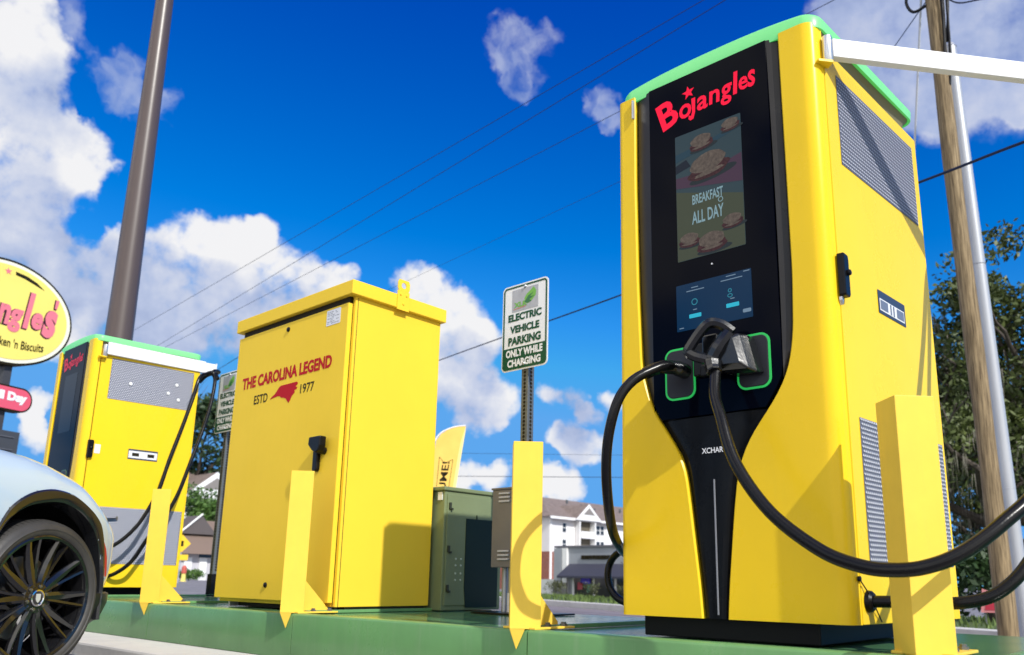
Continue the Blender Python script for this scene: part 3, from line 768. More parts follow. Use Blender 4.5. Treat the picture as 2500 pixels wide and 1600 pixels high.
# right cable: holster -> wide sag in front of the post -> up to the arm
B = [(-1.405,2.555,1.345),(-1.385,2.50,1.227),(-1.342,2.46,1.13),(-1.274,2.42,.965),(-1.151,2.40,.799),(-.997,2.39,.681),(-.88,2.39,.634),(-.793,2.40,.623),(-.712,2.42,.632),(-.626,2.46,.671),(-.535,2.54,.755),(-.455,2.66,.868),(-.39,2.85,1.10),(-.35,3.10,1.55),(-.335,3.33,2.05),(-.325,3.47,2.42),(e1.x,e1.y,2.49)]
cb = cable(NEAR, B, .0205)
Cc = [(-.998,2.767,.529),(-.93,2.77,.530),(-.80,2.775,.532),(-.73,2.785,.532),(-.655,2.81,.550),(-.60,2.84,.590),(-.555,2.88,.650),(-.50,2.95,.76),(-.43,3.08,1.0),(-.37,3.26,1.5),(-.35,3.40,2.0),(-.345,3.50,2.4),(e1.x,e1.y+.01,2.49)]
cc = cable(NEAR, Cc, .0195)
MB().lathe([(0,.02),(.026,.02),(.034,.012),(.036,.0),(.030,-.002)], (-1.0,2.767,.529), (1,0,0), 22).build('cable_gland', BLK, cc, smooth=True)
MB().tube([(-1.000,2.705,.598),(-.992,2.735,.566),(-.985,2.765,.53),(-.988,2.81,.495),(-.99,2.85,.463)], .0022, 6).build('tie_wire', BLK, cc)
MB().lathe([(0,.01),(.009,.008),(.009,0)], (-1.004,2.703,.600), (1,0,0), 10).build('wire_eye', BLK, cc)

# the big plug handle resting in the right holster
def plug():
    U, V, Nn = Vector((1,0,0)), Vector((0,0,1)), Vector((0,-1,0))
    body = MB()
    # chunky nose going into the holster
    secs = [(0.0,[(-1.362,1.452),(-1.292,1.443),(-1.262,1.312),(-1.372,1.312)]),
            (.050,[(-1.378,1.468),(-1.302,1.452),(-1.268,1.308),(-1.384,1.316)]),
            (.080,[(-1.392,1.470),(-1.318,1.450),(-1.286,1.318),(-1.398,1.326)]),
            (.100,[(-1.396,1.455),(-1.336,1.438),(-1.310,1.338),(-1.400,1.345)])]
    rows = []
    for d, q in secs:
        q = [(x,z) for x, z in q]; P = []
        for i in range(4):
            a, b = q[i], q[(i+1) % 4]
            for k in range(5):
                f = k/5; P.append((a[0]+(b[0]-a[0])*f, 2.648-d, a[1]+(b[1]-a[1])*f))
        rows.append(P)
    body.loft(rows, wrap=True); body.add(rows[-1], [tuple(range(20))])
    b = body.build('connector', CONN, cb, smooth=False, bevel=.006)
    # D-shaped grip: slanted front bar, top bridge, spine holding the cable
    def bar(path, r, nm, m=CONN): MB().tube(catmull(path,5), r, 12).build(nm, m, b, smooth=True)
bar_pts = None
plug()
pc = [o for o in cb.children if o.name.startswith('connector')][0]
MB().box(-1.468,-1.402,2.565,2.61,1.375,1.470).build('plug_core', CONN, cb, bevel=.006)
def cbar(path, r): return MB().tube(catmull(path,5), r, 8).build('plug_grip', CONN, cb, smooth=True, ang=30)
cbar([(-1.345,2.575,1.462),(-1.378,2.555,1.492),(-1.412,2.535,1.500),(-1.442,2.525,1.478),(-1.492,2.520,1.418),(-1.498,2.522,1.402),(-1.470,2.530,1.382),(-1.425,2.540,1.365)], .0205)
cbar([(-1.352,2.560,1.458),(-1.382,2.545,1.415),(-1.412,2.545,1.372),(-1.410,2.540,1.338),(-1.400,2.530,1.312)], [.024]*6+[.027]*6+[.031]*4+[.029]*4+[.026])
MB().tube([(-1.470,2.62,1.365),(-1.44,2.58,1.350),(-1.405,2.56,1.335)], .020, 10).build('plug_latch', CONN, cb, smooth=True)

# far charger cables
zoff = -.07
L1 = [(-7.60,e2.y+.03,2.50),(-7.55,e2.y-.02,2.49),(-7.45,3.545,2.42),(-7.42,3.476,2.17),(-7.40,3.40,1.896),(-7.38,3.312,1.593),(-7.36,3.248,1.334),(-7.36,3.193,1.184),(-7.38,3.102,.989),(-7.42,2.96,.823),(-7.50,2.80,.75),(-7.62,2.60,.80),(-7.80,2.50,1.0),(-7.95,2.56,1.25),(-8.0,2.63,1.34)]
L2 = [(-7.60,e2.y+.035,2.50),(-7.52,e2.y+.04,2.52),(-7.43,3.658,2.49),(-7.41,3.673,2.39),(-7.38,3.642,2.167),(-7.36,3.586,1.919),(-7.33,3.481,1.568),(-7.32,3.396,1.279),(-7.34,3.304,1.061),(-7.38,3.203,.882),(-7.45,3.117,.679),(-7.55,3.035,.575),(-7.66,2.98,.54)]
cable(FAR, L1, .017); cl = cable(FAR, L2, .017)
MB().tube(catmull([(-7.585,3.60,2.40),(-7.53,3.63,2.46),(-7.47,3.67,2.48),(-7.42,3.70,2.42)],5), .026, 10).build('cable_saddle', BLK, cl, smooth=True)

# ------------------------------------------------------------------ yellow electrical cabinet
cab = thing('electrical_cabinet', 'yellow sheet-metal cabinet lettered in red and black with a black swing handle', 'electrical cabinet', (-4.62,3.1,PADZ))
cx0, cx1, cy0, cy1 = -5.270, -3.970, 2.800, 3.488
MB().box(cx0+.004, cx1, cy0, cy1, .412, 2.250).build('body', YELH, cab, bevel=.003)
door = MB().box(cx0-.006, -3.994, cy0-.034, cy0-.003, .434, 2.205).build('door', YELH, cab, bevel=.003)
MB().box(-3.993, -3.9945, cy0-.003, cy0+.004, .41, 2.24).build('door_seam', BLKP, cab)
MB().box(cx1+.0005, cx1+.0015, cy0+.016, cy0+.020, .412, 2.24).build('side_seam', mat('seam_dark', (.10,.07,.004), .7), cab)  # thin dark strip along the panel joint
yd = cy0-.034
rf = MB().prism([(cx0-.028,2.748),(cx1+.032,2.748),(cx1+.032,cy1+.022),(cx0-.028,cy1+.022)], (0,0,0), (1,0,0), (0,1,0), (0,0,1), 2.248, 2.337)
rf.build('roof', YELH, cab, bevel=.004)
MB().box(cx0+.03, cx1-.03, cy0-.02, cy1-.03, 2.2, 2.2478).build('roof_gasket', BLKP, cab)
pl = [(3.085,2.250),(3.180,2.250),(3.180,2.438),(3.085,2.438)]
lug = MB()
hole = disc(3.132,2.400,.020,n=16); sq = []
for k in range(16):
    a = 2*math.pi*k/16; c_, s_ = math.cos(a), math.sin(a); m_ = max(abs(c_)/.0475, abs(s_)/.038); sq.append((3.1325+c_/m_, 2.400+s_/m_))
lug.ringprism(sq, hole, (cx1+.033,0,0), (0,1,0), (0,0,1), (1,0,0), 0, .006)
lug.prism([(3.085,2.236),(3.180,2.236),(3.180,2.3622),(3.085,2.3622)], (cx1+.033,0,0), (0,1,0), (0,0,1), (1,0,0), 0, .006)
lo = lug.build('lifting_lug', YELH, cab)
for yy, zz in ((3.108,2.338),(3.157,2.338),(3.132,2.278)):
    MB().lathe([(0,.006),(.007,.005),(.008,0)], (cx1+.039,yy,zz), (1,0,0), 8).build('rivet', YELH, lo)
# underframe
for a, b in ((-5.18,-5.16),(-4.08,-4.06)):
    MB().box(a, b, cy0+.02, cy1-.02, PADZ-.002, .414).build('foot_rail', GALV, cab)
MB().box(cx0+.10, cx1-.02, cy0+.08, cy1-.02, PADZ-.002, .411).build('underframe', mat('dark_underframe', (.03,.028,.02), .7), cab)
U, V, Nf = (1,0,0), (0,0,1), (0,-1,0)
def on_door(name, m_): return lambda mb_: mb_.build(name, m_, door)
t1 = MB(); put_text(t1, 'THE CAROLINA LEGEND', (-5.175,1.818,-4.125,1.902), (0,yd,0), U, V, Nf, .0015, .042); t1.build('lettering', REDP, door)
t2 = MB(); put_text(t2, 'ESTD', (-5.000,1.696,-4.832,1.758), (0,yd,0), U, V, Nf, .0015, .012)
t2.build('lettering', BLKP, door); t2 = MB(); put_text(t2, '1977', (-4.448,1.697,-4.296,1.758), (0,yd,0), U, V, Nf, .0015, .012); t2.build('lettering', BLKP, door)
NC = [(-4.800,1.706),(-4.783,1.718),(-4.742,1.736),(-4.701,1.772),(-4.678,1.782),(-4.493,1.783),(-4.480,1.772),(-4.486,1.764),(-4.505,1.754),(-4.483,1.745),(-4.492,1.734),(-4.516,1.729),(-4.509,1.715),(-4.541,1.694),(-4.556,1.668),(-4.573,1.654),(-4.610,1.688),(-4.640,1.698),(-4.666,1.700),(-4.680,1.712),(-4.707,1.716),(-4.747,1.712)]
MB().prism(NC, (0,yd,0), U, V, Nf, .0005, .0015).build('state_emblem', REDP, door)
MB().prism(rrect(-4.215,-4.070,2.092,2.192,.004,2), (0,yd,0), U, V, Nf, .0005, .0015).build('rating_sticker', STK, door)
st2 = MB()
random.seed(3)
for r_ in range(8):
    z = 2.180-.0105*r_; x = -4.205
    while x < -4.085:
        w = random.uniform(.008,.03); 
        if random.random() < .75 and x+w < -4.078: st2.prism([(x,z-.004),(x+w,z-.004),(x+w,z),(x,z)], (0,yd,0), U, V, Nf, .0015, .002)
        x += w+.005
st2.build('sticker_print', mat('grey_print', (.25,.26,.28), .6), door)
for x, z in ((-4.646,2.157),(-4.655,.522)):
    MB().lathe([(0,.012),(.010,.011),(.016,.006),(.017,0)], (x,yd,z), (0,-1,0), 14).build('cam_lock', BLK, door, smooth=True)
hd = MB().prism(rrect(-4.213,-4.168,1.185,1.375,.018), (0,yd,0), U, V, Nf, .0, .028)
hd.prism([(-4.20,1.385),(-4.205,1.34),(-4.165,1.305),(-4.125,1.285),(-4.098,1.300),(-4.085,1.33),(-4.085,1.385)], (0,yd,0), U, V, Nf, .026, .072)
hd.lathe([(0,.045),(.022,.045),(.022,0)], (-4.13,yd,1.305), (0,-1,0), 16)
hd.build('door_handle', BLK, door, bevel=.006)

# ------------------------------------------------------------------ parking signs
def make_sign(x, y, label):
    t = thing('parking_sign', label, 'parking sign', (x,y,PADZ), 'electric vehicle parking signs')
    a = .030
    p = MB().box(x-a, x+a, y+.008, y+.008+2*a, PADZ, 2.50); po = p.build('sign_post', DGALV, t, bevel=.003)
    hl, hr_ = MB(), MB(); z = .62
    while z < 2.48:
        hl.prism(disc(x,z,.0105,n=10), (0,y+.008,0), U, V, Nf, .0003, .001)
        hr_.prism(disc(y+.008+a,z,.0105,n=10), (x+a,0,0), (0,1,0), (0,0,1), (1,0,0), .0003, .001)
        z += .0254
    hl.build('punched_holes', BLKP, po); hr_.build('punched_holes', BLKP, po)
    MB().box(x-.042, x+.042, y-.004, y+.08, PADZ, PADZ+.20).build('post_socket', BLK, t, bevel=.003)
    MB().box(x-.10, x+.10, y-.06, y+.14, PADZ, PADZ+.012).build('base_plate', BLK, t, bevel=.002)
    w, z0, z1 = .206, 1.935, 2.540
    pn = MB().prism(rrect(x-w,x+w,z0,z1,.035), (0,y,0), U, V, Nf, 0, .004).build('sign_panel', SWHT, t)
    g = MB().ringprism(rrect(x-w+.010,x+w-.010,z0+.010,z1-.010,.028), rrect(x-w+.022,x+w-.022,z0+.022,z1-.022,.018), (0,y,0), U, V, Nf, .0045, .0055)
    g.build('sign_border', SGRN, pn)
    q = [(u, v) for u, v in rrect(x-w+.010,x+w-.010,z0+.010,z1-.010,.028) if v < 2.1]
    q = sorted(q, key=lambda s_: math.atan2(s_[1]-2.04, s_[0]-x))
    MB().prism([(x-w+.010,2.095)]+q+[(x+w-.010,2.095)], (0,y,0), U, V, Nf, .0047, .0060).build('sign_band', SGRN, pn)
    a_ = MB()
    for s_, b_ in (('ELECTRIC',(-.150,2.280,.150,2.334)),('VEHICLE',(-.132,2.196,.132,2.250)),('PARKING',(-.146,2.112,.146,2.172))):
        put_text(a_, s_, (x+b_[0],b_[1],x+b_[2],b_[3]), (0,y,0), U, V, Nf, .0055, .05)
    a_.build('lettering', SGRN, pn)
    a_ = MB()
    for s_, b_ in (('ONLY WHILE',(-.164,2.030,.164,2.083)),('CHARGING',(-.148,1.962,.148,2.014))):
        put_text(a_, s_, (x+b_[0],b_[1],x+b_[2],b_[3]), (0,y,0), U, V, Nf, .0068, .045)
    a_.build('lettering', WTXT, pn)
    MB().prism([(x-.118,2.345),(x+.118,2.345),(x+.118,2.503),(x-.118,2.503)], (0,y,0), U, V, Nf, .0045, .005).build('emblem_field', mat('emblem_grey', (.40,.41,.45), .4, var=.1, vscale=20), pn)
    lf = MB()
    lf.prism([(x+.0,2.40),(x+.02,2.385),(x+.055,2.395),(x+.095,2.43),(x+.10,2.465),(x+.075,2.495),(x+.05,2.475),(x+.015,2.455),(x-.005,2.43)], (0,y,0), U, V, Nf, .005, .0056)
    put_text(lf, 'XLR', (x-.100,2.375,x+.02,2.412), (0,y,0), U, V, Nf, .0062, .05)
    lf.build('emblem', mat('leaf_green', (.16,.42,.06), .5), pn)
    l2 = MB().prism([(x-.005,2.40),(x+.03,2.44),(x+.075,2.455),(x+.045,2.43),(x+.085,2.43),(x+.04,2.412),(x+.06,2.395),(x+.02,2.39)], (0,y,0), U, V, Nf, .0058, .0064)
    l2.build('emblem_leaf', mat('dark_leaf', (.03,.16,.05), .5), pn)
    MB().prism([(x-.105,2.362),(x+.01,2.370),(x+.01,2.374),(x-.105,2.366)], (0,y,0), U, V, Nf, .0056, .0062).build('emblem_line', mat('orange_line', (.6,.2,.08), .5), pn)
    for z in (2.512, 1.972):
        MB().lathe([(0,.009),(.009,.008),(.012,.003),(.013,0)], (x,y-.004,z), (0,-1,0), 10).build('bolt', GALV, pn)
    return t
s0 = make_sign(-3.533, 3.85, 'green and white parking sign on a punched post between the cabinet and the near charger')
dup(s0, (-7.500,3.87,PADZ), 'green and white parking sign half hidden between the far charger and the lettered cabinet')

# ------------------------------------------------------------------ green utility cabinet, grey meter box
uc = thing('utility_cabinet', 'dark green utility cabinet with hinged lit side, behind the lettered yellow cabinet', 'utility cabinet', (-4.2,3.75,PADZ))
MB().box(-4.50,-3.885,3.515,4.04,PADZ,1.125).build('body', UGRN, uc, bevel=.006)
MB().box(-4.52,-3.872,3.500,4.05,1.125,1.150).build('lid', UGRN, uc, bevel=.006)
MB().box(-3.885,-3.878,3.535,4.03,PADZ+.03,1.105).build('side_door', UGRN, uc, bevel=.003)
for z in (.52,.76,1.03):
    h = MB().box(-3.877,-3.866,3.545,3.560,z-.02,z+.02); h.box(-3.877,-3.862,3.560,3.572,z-.028,z-.014)
    h.build('hinge', mat('dark_hinge', (.03,.035,.02), .5), uc)
for yy in (3.62,3.665):
    for z in (.57,.61,.66,.70):
        MB().lathe([(0,.006),(.006,.005),(.007,0)], (-3.878,yy,z), (1,0,0), 8).build('rivet', mat('pale_rivet', (.45,.5,.38), .4), uc)
MB().prism([(3.715,.40),(3.70,.52),(3.70,.958),(3.79,.958),(3.792,.985),(3.797,.985),(3.80,.958),(4.0,.958),(4.0,.40)], (0,0,0), (0,1,0), (0,0,1), (1,0,0), -3.878, -3.874).build('dark_rectangle', mat('dark_green_patch', (.010,.022,.014), .4, spec=.2), uc)  # thin dark green rectangle with a small spike, laid on the side door
MB().box(-3.945,-3.905,3.5085,3.5145,1.065,1.115).build('white_sticker', STK, uc)
mbx = thing('meter_box', 'tall grey louvred meter box on conduits half hidden behind the third yellow guard post', 'meter box', (-3.34,3.68,PADZ))
GREY = mat('grey_enclosure', (.165,.155,.165), .45, var=.08, vscale=5)
MB().box(-3.545,-3.285,3.60,3.72,.648,1.112).build('box', GREY, mbx, bevel=.004)
MB().box(-3.550,-3.280,3.592,3.725,1.112,1.124).build('lid', GREY, mbx, bevel=.003)
for zc in (1.065, .72):
    for k in (-1,0,1):
        MB().prism([(-3.485,zc+k*.024-.006),(-3.395,zc+k*.024-.006),(-3.395,zc+k*.024+.005),(-3.485,zc+k*.024+.005)], (0,3.600,0), U, V, Nf, 0, .010).build('louvre', mat('louvre_light', (.50,.50,.56), .35), mbx, bevel=.002)
for x, r_, m_ in ((-3.50,.018,GALV),(-3.435,.030,GALV),(-3.36,.020,GALV)):
    MB().tube([(x,3.68,PADZ),(x,3.68,.65)], r_, 12).build('conduit', m_, mbx, smooth=True)
MB().tube([(-3.435,3.68,PADZ),(-3.435,3.68,.50)], .033, 12).build('conduit_collar', WHT, mbx, smooth=True)
MB().box(-3.60,-3.10,3.50,3.86,PADZ-.003,PADZ+.006).build('base_mat', BLK, mbx)

# ------------------------------------------------------------------ lamp post, utility poles
lp = thing('lamp_post', 'tall brown round lamp post rising behind the far charger', 'lamp post', (-9.84,3.65,.15))
zz = [.15+(12.0-.15)*i/24 for i in range(25)]
MB().tube([(-9.84,3.65,z) for z in zz], [.183-.0101*(z-.15) for z in zz], 28).build('pole', BRN, lp, smooth=True)
MB().lathe([(.0,.10),(.20,.10),(.26,.06),(.27,0)], (-9.84,3.65,.15), (0,0,1), 24).build('base_cover', BRN, lp)
m = MB().box(-9.90,-8.9,3.58,3.72,11.95,12.10); m.build('lamp_head', BRN, lp, bevel=.02)
WOODM = mat('weathered_wood', (.36,.265,.14), .85, var=.02, vscale=7, col2=(.06,.04,.022), stretch=(7,7,.35), bump=.5, bscale=14)
up = thing('utility_pole', 'weathered wooden utility pole behind the near charger, left of the steel pole', 'utility pole', (-2.62,11.71,-.1))
zz = [-.25+(11-(-.25))*i/20 for i in range(21)]
MB().tube([(-2.55-.010*z+.008*math.sin(z*.8),11.71,z) for z in zz], [.119-.0012*z+.004*math.sin(z*2.1) for z in zz], 22).build('pole', WOODM, up, smooth=True)
for k_, (ox, oy, zt_, zb_) in enumerate(((.13,-.05,10.6,8.0),(.16,-.03,10.4,7.6),(.12,-.09,10.9,7.9),(.19,-.02,10.2,8.3))):
    MB().tube(catmull([(-2.64+ox*.7,11.71+oy,zb_),(-2.64+ox,11.71+oy,zb_+.5),(-2.64+ox+.03,11.71+oy,(zt_+zb_)/2),(-2.63+ox*1.3,11.71+oy,zt_-.4),(-2.5+ox,11.70+oy,zt_+.2)],6), .016+.003*(k_%2), 7).build('pole_cable', BLK, up, smooth=True)
MB().tube(catmull([(-2.72,11.66,9.0),(-2.90,11.62,8.95),(-2.98,11.60,9.15),(-2.90,11.60,9.4)],5), .022, 8).build('pole_hook', BLK, up, smooth=True)
MB().tube([(-2.40,11.66,9.0),(-2.33,11.66,9.05),(-2.28,11.68,9.25),(-2.30,11.7,9.5),(-2.40,11.7,9.65)], .012, 6).build('pole_cable', BLK, up, smooth=True)
sp_ = thing('steel_pole', 'smooth grey steel pole standing just right of the wooden utility pole', 'pole', (-2.58,12.74,-.1))
zz = [-.25,3,6,8.86]
MB().tube([(-2.56-.016*z,12.735,z) for z in zz], [.104-.0012*z for z in zz], 24).build('shaft', mat('pale_steel', (.42,.44,.48), .38, metal=.25, var=.12, vscale=2, stretch=(1,1,.3)), sp_, smooth=True)
MB().lathe([(.0,.10),(.06,.07),(.097,.0)], (-2.70,12.735,8.86), (0,0,1), 24).build('cap', GALV, sp_, smooth=True)
for z in (1.9, 5.2): MB().lathe([(.100,-.006),(.1045,0),(.100,.006)], (-2.56-.016*z,12.735,z), (0,0,1), 24).build('joint_band', GALV, sp_)
tag(MB().tube([(-2.77,11.66,9.27),(-3.46,13.05,7.38),(-5.6,16.5,-.3)], .017, 8).build('guy_wire', mat('white_guard', (.70,.73,.78), .4)), 'thin white guy wire slanting down from the wooden pole', 'guy wire')

WIRE = mat('black_wire', (.02,.028,.06), .6, spec=.2)
def wire(a, b, r, label, ext=.25, sag=0.0):
    a, b = Vector(a), Vector(b); d = b-a
    P = []
    for i in range(25):
        f = -ext+(1+2*ext)*i/24
        q = a+d*f; q.z -= sag*4*(.25-(f-.5)**2) if 0 <= f <= 1 else 0
        P.append(q)
    return tag(MB().tube(P, r, 6).build('overhead_wire', WIRE), label, 'wire', 'overhead wires')
O = Vector((0,0,CAMZ))
def nearer(p, f): return O+(Vector(p)-O)*f
wire(nearer((-6.74,12.27,11.54),13/14), nearer((-55.93,21.73,16.71),35/60), .0065, 'thin overhead wire crossing the blue sky, topmost of the long diagonals')
wire(nearer((-6.39,12.46,11.47),13/14), nearer((-55.09,23.77,16.43),35/60), .007, 'thin overhead wire crossing the blue sky, second of the long diagonals')
wire(nearer((-8.17,11.37,9.25),15/14), nearer((-54.87,24.28,16.36),33/60), .006, 'thin overhead wire passing behind the near charger top, third of the long diagonals')
wire(nearer((-8.18,11.36,7.79),16/14), nearer((-46.75,37.61,22.76),24/60), .004, 'faintest overhead wire running down behind the lifting lug of the cabinet')
wp = [(-.2,8.2,4.72),(-1.31,8.9,5.01),(-2.64,9.96,5.41),(-5.6,11.3,5.83),(-9.33,13.0,6.29),(-19.46,17.24,7.55),(-38,25.5,10.0)]
tag(MB().tube(catmull(wp,8), .016, 6).build('overhead_wire', WIRE), 'thickest overhead cable passing behind the parking sign and in front of both right poles', 'wire', 'overhead wires')
wire((-4.21,15.44,11.17),(-2.65,11.8,9.28), .009, 'wire from behind the white arm to the wooden pole top', .3)
tag(MB().tube(catmull([(-2.55,11.8,9.2),(-2.42,12.2,9.22),(-2.1,12.1,9.05),(-1.52,11.9,8.75),(-.4,11.5,8.2)],6), .012, 6).build('overhead_wire', WIRE), 'wire leaving the wooden pole top towards the upper right corner', 'wire', 'overhead wires')
wire((-43.82,40.99,7.85),(-35.19,48.59,7.95), .022, 'level wire low over the distant apartment roofs, lower one', .8)
wire((-43.82,40.99,9.55),(-35.19,48.59,9.60), .012, 'level wire low over the distant apartment roofs, upper faint one', .8)
wire((-35.42,18.58,10.62),(-53.84,26.48,14.33), .016, 'wire dipping between the far charger and the lettered cabinet', .35)
# ------------------------------------------------------------------ roadside restaurant sign
OC = Vector((-20.423,5.179,6.22)); OU = Vector((-.335,.942,0)); OV = Vector((0,0,1)); ON = Vector((.942,.335,0))
rs = thing('restaurant_sign', 'oval yellow roadside sign with pink lettering above a red pill-shaped sign', 'roadside sign', (-20.6,5.1,0))
MB().prism(disc(0,0,1.60,1.19,64), OC, OU, OV, ON, -.35, 0).build('oval_cabinet', BLKP, rs)
MB().prism(disc(0,0,1.545,1.135,64), OC, OU, OV, ON, 0, .012).build('oval_rim', mat('sign_cream', (.85,.83,.66), .4), rs)
ov = MB().prism(disc(-.02,.0,1.47,1.06,64), OC, OU, OV, ON, .012, .02).build('oval_face', mat('sign_yellow', (.86,.72,.16), .35, var=.05, vscale=1.2, emit=(.9,.75,.15), estr=.04), rs)
PINK = mat('sign_pink', (.78,.20,.25), .4); 
LT = [('B',(-1.30,-.50,-.90,.62)),('o',(-.90,-.40,-.62,.05)),('j',(-.70,-.62,-.50,.05)),('a',(-.52,-.40,-.24,.06)),('n',(-.20,-.30,.06,.16)),('g',(.05,-.43,.34,.12)),('l',(.39,-.27,.51,.60)),('e',(.56,-.22,.84,.18)),('s',(.86,-.34,1.17,.34)),("'",(1.02,.40,1.10,.62))]
for off, m_, t_, bd in ((-.035, mat('dark_letter_edge', (.05,.012,.015), .5), .024, .09), (0, PINK, .030, .045)):
    a = MB()
    for ch, b in LT:
        put_text(a, ch, (b[0]+off*.8,b[1]+off,b[2]+off*.3,b[3]), OC, OU, OV, ON, t_, bd, lambda u, w: (u+.10*(w), w))
    a.build('lettering', m_, ov)
a = MB(); put_text(a, "Famous Chicken 'n Biscuits", (-1.05,-.73,.95,-.52), OC, OU, OV, ON, .026, .02, lambda u, w: (u, w+.10*(u-.0)**2-.06)); a.build('lettering', BLKP, ov)
a = MB().prism(star_pts(-.15,.90,.085,10), OC, OU, OV, ON, .02, .026); a.build('star', PINK, ov)
a = MB().prism([(.02,.95),(.30,.93),(.55,.86),(.76,.74),(.50,.80),(.25,.855),(.03,.875)], OC, OU, OV, ON, .02, .026); a.build('swoosh', BLKP, ov)
PC = OC+OV*(-1.88)
MB().prism(rrect(-1.35,.90,-.30,.26,.27,8), PC, OU, OV, ON, -.25, 0).build('pill_cabinet', BLKP, rs)
pf = MB().prism(rrect(-1.31,.86,-.26,.22,.23,8), PC, OU, OV, ON, 0, .01).build('pill_face', mat('sign_red', (.72,.10,.16), .4), rs)
a = MB(); put_text(a, 'Breakfast All Day', (-1.15,-.13,.76,.13), PC, OU, OV, ON, .016, .07); a.build('lettering', WTXT, pf)
MB().prism([(-.75,-7.5),(.40,-7.5),(.40,1.2),(-.75,1.2)], OC-OV*.3, OU, OV, ON, -.30,-.14) if False else None
m = MB(); 
for u_ in (-.55, .30): m.obox(OC+OU*u_+OV*(-3.6)-ON*.2, OU, ON, OV, .09, .09, 2.5)
m.build('sign_post', mat('dark_post', (.05,.05,.055), .5), rs)
rb = MB().obox(OC+OU*(.02)+OV*(-3.6)-ON*.12, OU, ON, OV, .72, .10, .98)
ro = rb.build('reader_board', mat('slate_board', (.055,.06,.07), .5, var=.15, vscale=3), rs)
for k in range(7):
    MB().obox(OC+OU*(-.1)+OV*(-2.75-.28*k)-ON*.01, OU, ON, OV, .71, .012, .012).build('board_rail', mat('board_rail', (.10,.105,.12), .4), ro)

# ------------------------------------------------------------------ feather flag
ff = thing('feather_flag', 'yellow feather flag with black lettering behind the green utility cabinet', 'flag', (-10.5,9.25,gz(-10.5,9.25)))
F0 = Vector((-10.51,9.25,0)); FU = Vector((.66,.72,0)).normalized(); FN = Vector((FU.y,-FU.x,0))
prof = [(-.02,.35),(-.02,2.72),(.00,2.88),(.08,3.00),(.20,3.08),(.34,3.13),(.50,3.15),(.495,3.05),(.47,2.86),(.43,2.55),(.37,2.10),(.30,1.55),(.24,.95),(.19,.5)]
m = MB().prism(prof, F0, FU, (0,0,1), FN, -.004, .004); fl = m.build('banner', mat('flag_yellow', (.80,.52,.10), .6, var=.08, vscale=3), ff)
MB().prism([(.50,3.15),(.495,3.05),(.47,2.86),(.43,2.55),(.37,2.10),(.30,1.55),(.24,.95),(.19,.5),(.13,.5),(.19,1.0),(.25,1.55),(.32,2.10),(.375,2.55),(.42,2.86)], F0, FU, (0,0,1), FN, .0045, .007).build('banner_edge', mat('flag_pale', (.86,.68,.25), .6), fl)
MB().tube(catmull([tuple(F0+FU*u+Vector((0,0,z))) for u, z in ((-.03,gz(-10.5,9.25)-.05),(-.03,1.5),(-.03,2.72),(-.01,2.89),(.07,3.01),(.20,3.09),(.34,3.14),(.50,3.16))],5), .012, 8).build('flag_pole', WHT, ff, smooth=True)
a = MB(); put_text(a, 'YUM. ME!', (0,-.16,1.02,-.06), F0+FU*(.00)+Vector((0,0,1.40)), (0,0,1), tuple(-FU), FN, .006, .0) if False else None
put_text(a, 'UME!', (0,0,.50,.125), F0+FU*.190+Vector((0,0,2.02)), FU*.12+Vector((0,0,1)), tuple(-FU), FN, .006, .02)
a.build('lettering', BLKP, fl); a = MB()
for (u0, z0), (u1, z1) in (((.02,1.70),(.07,2.60)),((.21,1.70),(.30,2.56)),((.07,2.60),(.16,2.49)),((.16,2.49),(.30,2.56))):
    a.tube([tuple(F0+FU*u0+Vector((0,0,z0))+FN*.006), tuple(F0+FU*u1+Vector((0,0,z1))+FN*.006)], .004, 5)
a.build('ribbon_outline', BLKP, fl)

